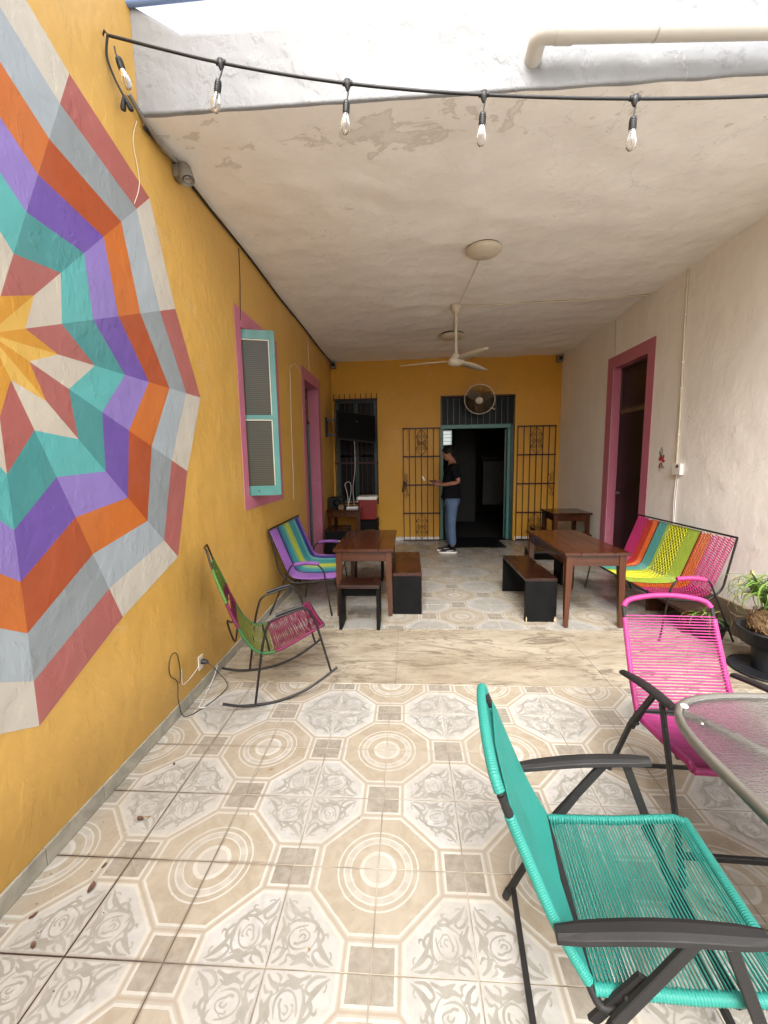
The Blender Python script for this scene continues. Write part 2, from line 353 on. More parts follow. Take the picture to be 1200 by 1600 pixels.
mb = MB(); wall_holes(mb, 'y', YB, YB+.22, XL-.28, XR+.3, -.05, ZC+.3, [(-1.335, -.56, .74, 2.62), (.60, 1.935, -.02, 2.635)])
wb_ = tag(mb.obj('ochre_back_wall', M_yelb), 'ochre back wall of the porch with the barred window and the open doorway', 'wall')
mb = MB(); wall_holes(mb, 'x', XR, XR+.28, 1.9, YB-.002, -.05, 3.6, [RD])
wr_ = tag(mb.obj('whitewashed_wall', M_wht), 'uneven whitewashed wall on the right side with the pink framed door', 'wall')
tag(MB().box(XL-.28, 9.0, -7.2, -7.0, -.05, 2.6).obj('courtyard_wall', M_wht), 'plain whitewashed wall closing the courtyard behind the viewer', 'wall')
tag(MB().box(9.001, 9.2, -7.2, 8, -.05, 2.6).obj('courtyard_wall', M_wht), 'plain whitewashed wall closing the courtyard far to the right', 'wall')
struct(MB().box(XR+.002, 9.0, -7.0, 7.6, -.045, -.004).obj('courtyard_paving', simple('bounce_concrete', (.60, .58, .54), .85, 0, .12)))  # unseen paving, made extra pale to bounce daylight into the porch

# ceiling slab of the porch, front fascia
mb = MB(); nx, ny = 90, 140; vs = []
from mathutils import noise as mn
for j in range(ny+1):
    for i in range(nx+1):
        x = XL-.01+(XR-XL+.02)*i/nx; y = YF+.003+(YB-YF)*j/ny
        e = min(1, (y-YF)/.25); vs.append((x, y, ZC+e*(.028*mn.noise(Vector((x*1.1, y*1.6, 3)))+.010*mn.noise(Vector((x*3, y*5, 9)))+.003*mn.noise(Vector((x*7, y*12, 4))))))
mb.add(vs, [(j*(nx+1)+i, (j+1)*(nx+1)+i, (j+1)*(nx+1)+i+1, j*(nx+1)+i+1) for j in range(ny) for i in range(nx)], 0, True)
struct(mb.obj('porch_ceiling', M_ceil))
mb = MB(); nx, nz = 160, 22; vs = []
def ftop(x): return 3.655+.006*mn.noise(Vector((x*3, 1, 1)))+.004*mn.noise(Vector((x*17, 5, 1)))+(.15*max(0, 1-(x-XL)/.26) if x < XL+.26 else 0)
for j in range(nz+1):
    for i in range(nx+1):
        x = XL+.002+(XR-XL-.004)*i/nx; zt_ = ftop(x); t = j/nz
        zb_ = ZC-.004+.002*mn.noise(Vector((x*6, 3, 2)))
        rough_ = min(1, t*3)*(.006*mn.noise(Vector((x*2.2, t*1.5, 5)))+.005*mn.noise(Vector((x*8, t*4, 7)))+.009*max(0, 1-abs(x-.25)/.45)*mn.noise(Vector((x*24, t*11, 8))))
        vs.append((x, YF-.005+rough_*.8, zb_+(zt_-zb_)*t))
n0 = len(vs)
for i in range(nx+1): x, y, z = vs[nz*(nx+1)+i]; vs.append((x, YF+.16, z))
for i in range(nx+1): x, y, z = vs[i]; vs.append((x, YF+.05, z+.01))
fs = [(j*(nx+1)+i, j*(nx+1)+i+1, (j+1)*(nx+1)+i+1, (j+1)*(nx+1)+i) for j in range(nz) for i in range(nx)]
fs += [(nz*(nx+1)+i, nz*(nx+1)+i+1, n0+i+1, n0+i) for i in range(nx)]
fs += [(i, n0+nx+1+i, n0+nx+2+i, i+1) for i in range(nx)]
mb.add(vs, fs, 0, True)
mb.box(XL, XR, YF+.155, YB+.22, ZC+.06, 3.5, 0)
tag(mb.obj('porch_fascia', M_fas), 'rough white plastered roof edge beam across the front of the porch', 'roof beam')

# floors
struct(MB().box(XL, XR, -.1, 2.606, -.04, -.0035).obj('patio_floor', M_grout)); pf = D.objects['patio_floor']
struct(MB().box(XL, XR, 3.532, YB, -.04, -.0035).obj('porch_floor', M_grout)); qf = D.objects['porch_floor']
struct(MB().box(XL, XR, 2.6062, 3.5318, -.04, -.006).obj('threshold_floor', M_grout)); tf = D.objects['threshold_floor']
for a, b in ((XL, -.0965), (-.0955, 1.3335), (1.3345, XR)):
    o = MB().box(a, b, 2.6075, 3.5285, -.02, .0015).obj('marble_slab', M_strip, tf, .002)
# one printed tile, scroll print raised a hair on its leaf corner (leaf corner at local -T/2,-T/2)
def strip(mb, pts, wd, z):
    P = [Vector((p[0], p[1])) for p in pts]; N = len(P); vs = []
    for i in range(N):
        t = (P[min(i+1, N-1)]-P[max(i-1, 0)]).normalized(); n_ = Vector((-t.y, t.x)); ww = wd(i/(N-1))/2
        vs += [(*(P[i]+n_*ww), z), (*(P[i]-n_*ww), z)]
    mb.add(vs, [(2*i+1, 2*i+3, 2*i+2, 2*i) for i in range(N-1)], 1)
def ornament(mb):
    k = [0]
    def S_(pts, w0, kind='leaf', n=4):
        P = [(p.x, p.y) for p in smooth_path([(a, b, 0) for a, b in pts], n)]
        P = [(-T/2+a*T, -T/2+b*T) for a, b in P]
        f = {'leaf': lambda t: T*w0*.78*(math.sin(pi*min(1, t*.92+.06))**.6+.05)*(1+.25*math.sin(t*9+w0*300)), 'taper': lambda t: T*w0*(1-t*.8), 'even': lambda t: T*w0*.72*(1+.22*math.sin(t*11))}[kind]
        strip(mb, P, f, .00025+k[0]*.00003); k[0] += 1
    for mir in (0, 1):
        q = (lambda a, b: (b, a)) if mir else (lambda a, b: (a, b))
        S_([q(*p) for p in ((.05, .63), (.10, .56), (.16, .50), (.25, .455), (.33, .43))], .055)
        S_([q(*p) for p in ((.04, .60), (.045, .50), (.09, .44), (.14, .42), (.17, .46), (.14, .49))], .04)
        S_([q(*p) for p in ((.035, .45), (.07, .36), (.06, .28), (.035, .22))], .045)
        S_([q(*p) for p in ((.10, .40), (.13, .33), (.11, .26), (.12, .20))], .035)
        S_([q(*p) for p in ((.40, .36), (.46, .34), (.50, .28), (.47, .23), (.43, .25))], .045)
        S_([q(*p) for p in ((.22, .46), (.29, .50), (.30, .54), (.26, .545))], .028)
        S_([q(*p) for p in ((.09, .60), (.13, .605), (.155, .58))], .022)
        S_([q(*p) for p in ((.40, .05), (.33, .10), (.25, .085), (.19, .12), (.16, .10))], .04)
    wob = lambda a, r, e=.10, k=3, ph=0: (r*(1+e*math.sin(k*a+ph)))
    S_([(.275+wob(a, .165)*math.cos(a), .275+wob(a, .165)*math.sin(a)) for a in [x*.42 for x in range(-3, 11)]], .034, 'leaf', 2)
    S_([(.285+wob(a, .118, .16, 2, 1)*math.cos(a), .27+wob(a, .118, .16, 2, 1)*math.sin(a)) for a in [1.2+x*.42 for x in range(11)]], .026, 'leaf', 2)
    S_([(.27+wob(a, .075, .2, 3, 2)*math.cos(a), .285+wob(a, .075, .2, 3, 2)*math.sin(a)) for a in [4+x*.5 for x in range(9)]], .026, 'taper', 2)
    S_([(.25, .26), (.28, .295), (.315, .28), (.30, .25)], .022)
    S_([(.245, .31), (.26, .335), (.30, .33)], .018)
    S_([(.04, .04), (.10, .09), (.13, .15), (.17, .17)], .05)
    S_([(.03, .12), (.06, .17), (.10, .17)], .03); S_([(.12, .03), (.17, .06), (.17, .10)], .03)
    S_([(.40, .41), (.42, .36), (.39, .31)], .03)
def tile_mesh(name, mat, om):
    mb = MB(); g_ = .0013; h = T/2-g_; b_ = .0010
    lo = [(-h, -h), (h, -h), (h, h), (-h, h)]; hi = [(x-math.copysign(b_, x), y-math.copysign(b_, y)) for x, y in lo]
    vs = [(x, y, -.012) for x, y in lo]+[(x, y, -b_*.7) for x, y in lo]+[(x, y, 0) for x, y in hi]
    mb.add(vs, [(8, 9, 10, 11)]); mb.add(vs, [(i, (i+1) % 4, 4+(i+1) % 4, 4+i) for i in range(4)]+[(4+i, 4+(i+1) % 4, 8+(i+1) % 4, 8+i) for i in range(4)], 2)
    ornament(mb); o = mb.obj(name, [mat, om, M_grout]); return o
protos = {}
def lay(rows, y0, mat, par):
    pr = tile_mesh('tile', mat, M_orn if mat == M_tile else M_orni); first = True
    for j in rows:
        for i in range(-4, 9):
            o = pr if first else pr.copy()
            if not first: S.collection.objects.link(o)
            first = False; o.parent = par
            lx = i if i % 2 else i+1; ly = j if j % 2 == 0 else j+1          # leaf corner: odd column, even row
            cx, cy = i+.5, j+.5; dx, dy = lx-cx, ly-cy                       # each +-.5
            rz = {(-1, -1): 0, (1, -1): pi/2, (1, 1): pi, (-1, 1): 3*pi/2}[(int(math.copysign(1, dx)), int(math.copysign(1, dy)))]
            o.location = (X0+cx*T, y0+cy*T, random.uniform(-.0006, .0002)); o.rotation_euler = (random.uniform(-.0008, .0008), random.uniform(-.0008, .0008), rz)
lay(range(-3, 5), Y0, M_tile, pf); lay(range(0, 13), YI, M_tilei, qf)
mb = MB().box(XL, XR, -7.0, Y0-3*T-.002, -.01, -.001); o = struct(mb.obj('courtyard_floor', M_tile))

# skirting tiles along the yellow wall, white one on the back wall, brown stone on the right
t = thing('skirting', 'low grey marble skirting along the foot of the yellow wall', 'skirting', (XL, 1.5, 0))
y = -.5; k = 0; pr = None
while y < 5.4:
    L_ = .3; x = .012
    if pr is None: pr = MB().box(0, .012, 0, .297, .001, .074).obj('skirting_tile', M_skirt, t, .0015); o = pr
    else: o = pr.copy(); S.collection.objects.link(o)
    o.location = (.0005, y-1.5, 0); o.rotation_euler = (0, random.uniform(-.02, .01), random.uniform(-.004, .004)); y += .3
t = thing('skirting', 'whitish skirting board at the foot of the ochre back wall', 'skirting', (0, YB, 0))
for a, b in ((XL+.02, .585), (1.96, XR-.002)): MB().box(a, b, -.024, -.001, .002, .066).obj('skirting_board', M_white, t, .002)
t = thing('skirting', 'dark brown stone skirting at the foot of the white wall', 'skirting', (XR, 3, 0))
for i in range(3): MB().box(-.02, -.001, -1.08+i*.76, -1.08+i*.76+.755, .002, .275).obj('skirting_stone', M_stone, t, .003)

# rooms behind the walls: plain shells, their unlit gloom put into the dark colour
def shell(name, x0, x1, y0, y1, z0, z1, mat, skip=()):
    mb = MB(); v = [(x, y, z) for x in (x0, x1) for y in (y0, y1) for z in (z0, z1)]
    F_ = {'l': (0, 1, 3, 2), 'r': (4, 6, 7, 5), 'f': (0, 4, 5, 1), 'b': (2, 3, 7, 6), 'd': (0, 2, 6, 4), 'u': (1, 5, 7, 3)}
    mb.add(v, [F_[q] for q in 'lrfbdu' if q not in skip]); return struct(mb.obj(name, mat))
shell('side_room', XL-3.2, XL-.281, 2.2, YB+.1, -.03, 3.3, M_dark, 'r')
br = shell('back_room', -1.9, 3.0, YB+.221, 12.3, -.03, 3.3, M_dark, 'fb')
mb = MB(); wall_holes(mb, 'y', 12.1, 12.3, -1.9, 3.0, -.03, 3.3, [(.93, 1.28, 1.93, 2.35)]); struct(mb.obj('back_room_wall', simple('grey_plaster_painted_gloom', (.04, .038, .036), .9)))
t = thing('partition', 'dim grey partition wall with a doorway inside the dark back room', 'partition', (1.5, 10, 0))
M_dim = simple('white_plaster_painted_gloom', (.04, .039, .038), .9)  # white plaster with the room's dimness painted into its colour
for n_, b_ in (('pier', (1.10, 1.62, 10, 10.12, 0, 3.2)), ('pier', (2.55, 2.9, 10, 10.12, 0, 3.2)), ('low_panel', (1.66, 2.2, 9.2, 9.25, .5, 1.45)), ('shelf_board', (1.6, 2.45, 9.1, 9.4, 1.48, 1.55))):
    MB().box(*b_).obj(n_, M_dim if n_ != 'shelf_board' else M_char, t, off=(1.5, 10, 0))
t = thing('window', 'small bright window glowing far inside the dark doorway', 'window', (1.1, 12.15, 1.93))
MB().box(-.17, .18, 0, .01, .001, .42).obj('pane', NT('pale_frosted_glass').fin((.8, .85, .78), .5, trans=.9), t)
for x in (-.09,): MB().box(x-.012, x+.012, -.03, -.001, 0, .42).obj('bar', M_black, t)
for z in (.1, .2, .3): MB().box(-.17, .18, -.03, -.012, z, z+.008).obj('rail', M_dteal, t)

# ------------------------------------------------------------------ mural on the yellow wall
CY, CZ = 1.345, 1.94
ev = [.272, .465, .66, .848, 1.04, 1.225, 1.402]; od = [.15, .332, .522, .706, .893, 1.087, 1.265]
def R_(k, i): return (ev if k % 2 == 0 else od)[i]
cols = {'r1': ((0.493, 0.440, 0.361), (0.334, 0.101, 0.088)), 2: ((0.088, 0.370, 0.361), (0.053, 0.238, 0.238)), 3: ((0.238, 0.167, 0.458), (0.132, 0.070, 0.317)), 4: ((0.502, 0.136, 0.022), (0.352, 0.066, 0.016)), 5: ((0.334, 0.374, 0.405), (0.246, 0.273, 0.286)), 6: ((0.510, 0.466, 0.396), (0.361, 0.110, 0.097))}
pm = {}
for kk, (a, b) in cols.items():
    for q, c in ((0, a), (1, b)): pm[(kk, q)] = plaster('mural_paint_%s_%d' % (kk, q), c, .5, .34, tuple(x*.70+.07 for x in c), .55, .3, .3, streak=.3, crk=0.0)
pm[('c', 0)] = plaster('mural_gold_light', (.60, .37, .09), .45, .12, None, .55, .3); pm[('c', 1)] = plaster('mural_gold_deep', (.53, .255, .04), .45, .12, None, .55, .3); pm[('c', 2)] = plaster('mural_gold_pale', (.74, .51, .16), .45, .12, None, .55, .3)
mural = thing('mural', 'large many-pointed star mural in teal, purple, orange and grey painted on the yellow wall', 'mural', (XL+.0016, CY, CZ))
def P_(k, r): a = rad(22.5*k); return (r*math.cos(a), r*math.sin(a))
facets = {}
for k in range(16):
    q = 1 if k % 2 == 0 else 0       # sector k..k+1: even start = deep tones
    for i in range(0, 6):
        key = 'r1' if i == 0 else i+1
        poly = [P_(k, R_(k, i)), P_(k, R_(k, i+1)), P_(k+1, R_(k+1, i+1)), P_(k+1, R_(k+1, i))]
        MB().add([(0, a, b) for a, b in poly], [(0, 1, 2, 3)]).obj('painted_facet', pm[(key, q)], mural)
    a = P_(k, R_(k, 0)); b = P_(k+1, R_(k+1, 0)); 
    mid = P_(k+(1 if k % 2 else 0), .10); mid = P_(k if k % 2 == 0 else k+1, .12)
    tip = a if k % 2 == 0 else b
    MB().add([(0, 0, 0), (0, *a), (0, *b)], [(0, 1, 2)]).obj('painted_facet', pm[('c', q)], mural)

# ------------------------------------------------------------------ left window
def yz_frame(mb, x0, x1, o, i):    # rectangular surround on a wall (Y,Z ranges outer, inner), butt jointed
    mb.box(x0, x1, o[0], i[0], o[2], o[3]); mb.box(x0, x1, i[1], o[1], o[2], o[3])
    mb.box(x0, x1, i[0], i[1], i[3], o[3]); mb.box(x0, x1, i[0], i[1], o[2], i[2]) if i[2] > o[2] else None
t = thing('window', 'open teal casement window with ribbed panes in a pink painted surround', 'window', (XL, 3.9, 1.1))
off = (XL, 3.9, 1.1)
mb = MB(); yz_frame(mb, XL+.0012, XL+.005, (3.39, 4.475, 1.10, 2.775), WIN); mb.obj('pink_surround', M_pink, t, off=off)
mb = MB(); mb.box(XL-.2, XL-.001, WIN[0]+.0005, WIN[0]+.004, WIN[2], WIN[3]); mb.box(XL-.2, XL-.001, WIN[1]-.004, WIN[1]-.0005, WIN[2], WIN[3]); mb.box(XL-.2, XL-.001, WIN[0]+.005, WIN[1]-.005, WIN[2]+.0005, WIN[2]+.004); mb.box(XL-.2, XL-.001, WIN[0]+.005, WIN[1]-.005, WIN[3]-.004, WIN[3]-.0005)
mb.obj('reveal', M_pink, t, off=off)
def ribbed():
    m = NT('ribbed_glass'); p = m.obj(); s = m.n('ShaderNodeSeparateXYZ'); m.l(p, s.inputs[0])
    h = m.math('SINE', m.math('MULTIPLY', s.outputs[2], 390.0)); h2 = m.math('SINE', m.math('MULTIPLY', s.outputs[0], 150.0))
    n_ = m.noise(p, 3, 4); g = m.mix(n_, (.045, .052, .04), (.085, .068, .048))  # green to brown reflection painted into the pane colour
    k = m.ramp(m.math('ADD', m.math('MULTIPLY', h, .5), .5), [(.0, 0.0), (.35, 1.0)])
    c = m.mix(k, (.022, .025, .02), g)
    return m.fin(c, .22, m.bump(m.math('ADD', h, m.math('MULTIPLY', h2, .3)), .0015, .15), spec=.15)
M_rib = ribbed()
a0 = math.atan2(.10, .34)
def casement(parent, loc, ang, w_, h_, label=None):
    lf = D.objects.new('casement_leaf', None); S.collection.objects.link(lf)
    return lf
W_, H_ = .355, 1.405; hx, hy = XL-.088, 3.508
def leafpart(name, mb, mat, bev=.003):
    Rz = Matrix.Rotation(a0, 3, 'Z'); mb.v = [tuple(Rz @ Vector(v)+Vector((hx, hy, 1.213))) for v in mb.v]; return mb.obj(name, mat, t, bev, off)
st = .045
fr = leafpart('casement_frame', MB().box(0, st, 0, .035, 0, H_).box(W_-st, W_, 0, .035, 0, H_).box(st, W_-st, 0, .035, 0, .085).box(st, W_-st, 0, .035, H_-.075, H_).box(st, W_-st, .004, .031, .66, .70), M_teal)
for a, b in ((.085, .66), (.70, H_-.075)):
    leafpart('glass_pane', MB().box(st, W_-st, .015, .019, a, b), M_rib, 0)
    leafpart('white_putty', MB().box(W_-st-.010, W_-st, .004, .014, a, b).box(st, W_-st-.010, .004, .014, b-.008, b), M_cream, .001)
leafpart('latch', MB().box(.16, .172, -.006, 0, .035, .047), M_black, 0)

# left door
off = (XL, 6.0, 0); t = thing('door', 'narrow teal door with dark transom in a pink surround on the yellow wall', 'door', off)
mb = MB(); yz_frame(mb, XL+.0012, XL+.005, (5.47, 6.62, .0, 2.765), (LD[0], LD[1], 0, LD[3])); mb.obj('pink_surround', M_pink, t, off=off)
mb = MB(); mb.box(XL-.15, XL-.001, LD[0]+.0005, LD[0]+.004, 0, LD[3]-.005); mb.box(XL-.15, XL-.001, LD[1]-.004, LD[1]-.0005, 0, LD[3]-.005); mb.box(XL-.15, XL-.001, LD[0]+.005, LD[1]-.005, LD[3]-.004, LD[3]-.0005); mb.obj('reveal', M_pink, t, off=off)
MB().box(XL-.20, XL-.155, LD[0], LD[1]-.11, 0, 2.08).obj('door_leaf', M_dteal, t, .004, off)
MB().box(XL-.19, XL-.15, LD[1]-.108, LD[1]-.002, 0, 2.08).obj('door_frame', M_teal, t, .004, off)
MB().box(XL-.19, XL-.16, LD[0], LD[1], 2.13, LD[3]-.004).obj('transom_pane', simple('dark_brown_glass', (.03, .022, .018), .3), t, 0, off)
MB().box(XL-.20, XL-.145, LD[0], LD[1], 2.082, 2.128).obj('transom_rail', M_wooddr, t, .003, off)

# right door
off = (XR, 5.4, 0); t = thing('door', 'tall dark brown door with transom in a pink frame on the white wall', 'door', off)
mb = MB(); yz_frame(mb, XR-.006, XR-.0012, (4.86, 5.94, 0, 2.815), (RD[0], RD[1], 0, RD[3])); mb.obj('pink_surround', M_pink, t, off=off)
mb = MB(); mb.box(XR+.001, XR+.12, RD[0]+.0005, RD[0]+.004, 0, RD[3]-.005); mb.box(XR+.001, XR+.12, RD[1]-.004, RD[1]-.0005, 0, RD[3]-.005); mb.box(XR+.001, XR+.12, RD[0]+.005, RD[1]-.005, RD[3]-.004, RD[3]-.0005); mb.obj('reveal', M_pink, t, off=off)
dl = MB().box(XR+.105, XR+.145, RD[0]+.004, RD[1]-.004, 0, 2.065).obj('door_leaf', M_wooddr, t, .003, off)
MB().lathe([(0, 0), (.022, .004), (.026, .02), (.012, .03), (.012, .045)], (XR+.06, 5.68, 1.02), 12, axis=Matrix.Rotation(pi/2, 3, 'Y')).obj('door_knob', M_taupe, dl, 0, off)
MB().box(XR+.095, XR+.15, RD[0]+.004, RD[1]-.004, 2.067, 2.115).obj('transom_rail', simple('tan_rail_wood', (.13, .085, .05), .5), t, .003, off)
MB().box(XR+.115, XR+.13, RD[0]+.03, RD[1]-.03, 2.14, RD[3]-.03).obj('transom_panel', simple('maroon_brown_panel', (.016, .008, .006), .35), t, 0, off)
mb = MB(); yz_frame(mb, XR+.10, XR+.14, (RD[0]+.004, RD[1]-.004, 2.117, RD[3]-.005), (RD[0]+.03, RD[1]-.03, 2.14, RD[3]-.03)); mb.obj('transom_frame', simple('olive_brown_frame', (.07, .05, .032), .5), t, .002, off)

# ------------------------------------------------------------------ back window with bars
off = (-.95, YB, .74); t = thing('window', 'dark barred window in the corner behind the television', 'window', off)
WX0, WX1, WZ0, WZ1 = -1.335, -.56, .74, 2.62
mb = MB(); fy = YB+.06
for a, b, c, d in ((WX0, WX0+.06, WZ0, WZ1), (WX1-.06, WX1, WZ0, WZ1), (WX0+.06, WX1-.06, WZ1-.05, WZ1), (WX0+.06, WX1-.06, WZ0, WZ0+.05), (-.99, -.92, WZ0+.05, WZ1-.05)): mb.box(a, b, fy, fy+.04, c, d)
mb.obj('window_frame', M_dteal, t, .003, off)
M_dglass = NT('dark_window_glass').fin((.004, .005, .005), .35, spec=.12)
for a, b in ((WX0+.06, -.99), (-.92, WX1-.06)):
    for c, d in ((.79, 1.58), (1.62, 2.57)): MB().box(a, b, fy+.015, fy+.02, c, d).obj('pane', M_dglass, t, 0, off)
for i in range(9):
    x = WX0-.005+(WX1-WX0+.01)*i/8; r_ = .0075
    MB().tube([(x, YB-.03, WZ0-.03), (x, YB-.03, WZ1+.105)], r_, 6).obj('bar', M_iron, t, 0, off)
for z in (WZ0-.02, 1.47, WZ1+.0): MB().box(WX0-.02, WX1+.02, YB-.044, YB-.036, z-.014, z+.014).obj('cross_rail', M_iron, t, 0, off)

# ------------------------------------------------------------------ back doorway
DX0, DX1, DZ = .60, 1.935, 2.635
off = (1.27, YB, 0); t = thing('doorway', 'open doorway in the back wall with teal frame and barred transom', 'doorway', off)
mb = MB()
mb.box(DX0+.002, DX0+.055, YB+.02, YB+.10, 0, 2.06); mb.box(DX1-.12, DX1-.065, YB+.02, YB+.10, 0, 2.06); mb.box(DX0+.002, DX1-.065, YB+.015, YB+.11, 2.062, 2.135)
mb.obj('door_frame', M_teal, t, .004, off)
MB().box(DX1-.062, DX1-.004, YB+.03, YB+.06, 0, 2.13).obj('side_post', M_dteal, t, .003, off)
lf = MB().box(-.04, 0, 0, .62, .02, 2.04); lf.v = [tuple(Matrix.Rotation(rad(-14), 3, 'Z') @ Vector(v)+Vector((DX1-.11, YB+.11, 0))) for v in lf.v]
lf.obj('open_door_leaf', M_dteal, t, .003, off)
MB().box(DX0+.003, DX1-.004, YB+.05, YB+.055, 2.14, DZ-.02).obj('transom_glass', M_dglass, t, 0, off)
for i in range(13):
    x = DX0+.02+(DX1-DX0-.04)*i/12; MB().box(x-.007, x+.007, YB+.012, YB+.026, 2.137, DZ-.003).obj('transom_bar', M_dteal, t, 0, off)
mb = MB().box(DX0+.001, DX1-.001, YB-.012, YB-.001, DZ-.012, DZ+.016); mb.obj('lintel_strip', M_iron, t, .002, off)
MB().box(DX0+.002, DX1-.002, YB+.005, YB+.2, -.002, .012).obj('door_sill', M_char, t, .002, off)
tag(MB().box(.74, 1.67, 6.98, 7.62, .001, .016).obj('door_mat', M_mat, None, .004), 'black rubber door mat lying before the open doorway', 'mat')

# folding iron grilles, one each side
def spiral(mb, cx, cz, r, a0, turns, y, sgn=1, n=14, rr=.0035):
    mb.tube([(cx+sgn*r*(1-.8*i/n)*math.cos(a0+turns*2*pi*i/n), y, cz+r*(1-.8*i/n)*math.sin(a0+turns*2*pi*i/n)) for i in range(n+1)], rr, 4)
def scrollwork(mb, x0, x1, z0, z1, y):
    xm = (x0+x1)/2
    for sx, xe in ((-1, x0), (1, x1)):
        w2 = abs(xe-xm)
        for sz, ze in ((-1, z0), (1, z1)):
            zq = ze-sz*.13
            spiral(mb, xm+sx*w2*.45, zq, w2*.34, 0, 1.2, y, sx); spiral(mb, xm+sx*w2*.55, zq-sz*.09, w2*.30, pi, 1.1, y, sx)
            mb.tube([(xm, y, ze), (xm+sx*w2*.5, y, ze-sz*.06), (xe, y, ze-sz*.17)], .0035, 4)
            mb.tube([(xm, y, ze-sz*.24), (xm+sx*w2*.5, y, ze-sz*.2), (xe, y, ze-sz*.1)], .0035, 4)
def grille(x0, x1, lab, lockx, flip):
    off = ((x0+x1)/2, YB-.03, 0); t = thing('iron_grille', lab, 'grille', off); y = YB-.035
    xs = [x0+(x1-x0)*i/6 for i in range(7)]
    for x in xs: MB().box(x-.007, x+.007, y-.006, y+.006, .012, 2.08).obj('bar', M_iron, t, 0, off)
    for z in (.012, .52, 1.048, 1.57, 2.078): MB().box(x0-.012, x1+.012, y-.0145, y-.0065, z-.012, z+.012).obj('cross_rail', M_iron, t, 0, off)
    for z0, z1 in ((1.585, 2.06), (.03, .505)):
        mb = MB(); scrollwork(mb, xs[2], xs[4], z0, z1, y-.01); mb.obj('scrollwork', M_iron, t, 0, off)
    mb = MB(); a, b = (xs[0], xs[1]) if not flip else (xs[5], xs[6]); m_ = (a+b)/2; s_ = -1 if flip else 1
    for z in (1.22, 1.13, .97, .86): spiral(mb, m_, z, .045, pi/2 if z > 1.05 else -pi/2, 1.2 if z > 1.05 else -1.2, y-.01, s_)
    mb.tube([(a, y-.01, 1.05), (m_, y-.01, 1.14), (a, y-.01, 1.24)], .0035, 4); mb.tube([(a, y-.01, 1.04), (m_, y-.01, .95), (b, y-.01, .82)], .0035, 4)
    mb.obj('scrollwork', M_iron, t, 0, off)
    if not flip:
        MB().tube([(x0+.02, y-.03, 1.12), (x0-.01, y-.03, 1.02), (x0-.02, y-.03, .92)], .014, 6).obj('lock_handle', M_iron, t, 0, off)
        MB().box(x0-.01, x0+.06, y-.03, y-.015, 1.02, 1.1).obj('lock_plate', M_iron, t, .002, off)
grille(-.08, .585, 'wrought iron grille folded back to the left of the doorway', 0, False)
grille(1.985, 2.65, 'wrought iron grille folded back to the right of the doorway', 0, True)

# wall fan
fc = Vector((1.235, YB-.38, 2.52))
t = thing('wall_fan', 'round caged wall fan with cream hub mounted over the doorway', 'fan', fc); 
ax = (Matrix.Rotation(rad(-14), 3, 'Z') @ Matrix.Rotation(rad(90+24), 3, 'X'))
R0 = .255
mb = MB(); mb.tube([ax @ Vector((R0*math.cos(a), R0*math.sin(a), 0)) for a in [2*pi*i/40 for i in range(40)]], .009, 6, closed=True); mb.obj('cage_rim', M_cream, t)
mb = MB()
for i in range(96):
    a = 2*pi*i/96
    for q in (1, -1): mb.tube([ax @ Vector((r_*math.cos(a+.15*(1-r_/R0)), r_*math.sin(a+.15*(1-r_/R0)), q*.07*math.sqrt(max(0, 1-(r_/R0)**2)))) for r_ in (.06, .13, .2, R0)], .0019, 3, caps=False)
mb.obj('cage_wires', simple('cage_bronze', (.13, .09, .05), .4, .3), t)
mb = MB()
for i in range(3):
    a = 2*pi*i/3+.4; vs = []
    for k in range(7):
        r_ = .05+.17*k/6; w2 = .045+.05*math.sin(pi*(k+1)/8)
        for q in (-1, 1): b = a+q*w2/max(r_, .06)*.8; vs.append(ax @ Vector((r_*math.cos(b), r_*math.sin(b), q*.018)))
    mb.add(vs, [(2*k, 2*k+1, 2*k+3, 2*k+2) for k in range(6)], 0, True)
mb.obj('fan_blade', simple('smoky_blade', (.12, .085, .05), .4), t)
MB().lathe([(0, .085), (.05, .083), (.062, .07), (.062, .05), (0, .045)], (0, 0, 0), 20, axis=ax).obj('hub_badge', M_cream, t)
MB().lathe([(0, -.05), (.055, -.06), (.06, -.12), (.04, -.17), (0, -.18)], (0, 0, 0), 16, axis=ax).obj('motor', M_cream, t)
mb = MB(); mb.tube([tuple(ax @ Vector((0, 0, -.12))), (.02, .25, -.09), (.05, .372, -.09)], .016, 8); mb.tube([tuple(ax @ Vector((R0*.72, -R0*.62, 0))), (.26, .0, -.17)], .012, 6); mb.box(.01, .1, .35, .372, -.16, -.02); mb.obj('bracket', M_cream, t)

# ------------------------------------------------------------------ television and corner clutter
off = (-1.0, 7.0, 1.9); t = thing('television', 'flat black television on a swing arm in the far left corner', 'television', off)
A = Vector((-1.15, 6.78, 2.335)); B_ = Vector((-.545, 7.15, 2.27)); dv = Vector((0, -.04, -.465)).normalized()*.47
ex = (B_-A); n_ = ex.cross(dv).normalized(); n_ = n_ if n_.y < 0 else -n_
def slab(a, e, d, n1, t1, t2):
    vs = [a+n1*t1, a+e+n1*t1, a+e+d+n1*t1, a+d+n1*t1, a+n1*t2, a+e+n1*t2, a+e+d+n1*t2, a+d+n1*t2]
    return MB().add(vs, [(0, 1, 2, 3), (7, 6, 5, 4), (0, 4, 5, 1), (1, 5, 6, 2), (2, 6, 7, 3), (3, 7, 4, 0)])
slab(A, ex, dv, n_, 0, -.035).obj('casing', M_blackp, t, .006, off)
slab(A+ex*.02+dv*.03, ex*.96, dv*.92, n_, .0015, .0005).obj('screen', M_screen, t, 0, off)
cc = A+ex*.5+dv*.3
MB().lathe([(0, 0), (.008, 0)], cc+n_*.003, 12, axis=n_.to_track_quat('Z', 'Y').to_matrix()).obj('logo', simple('logo_grey', (.25, .25, .25), .4), t, 0, off)
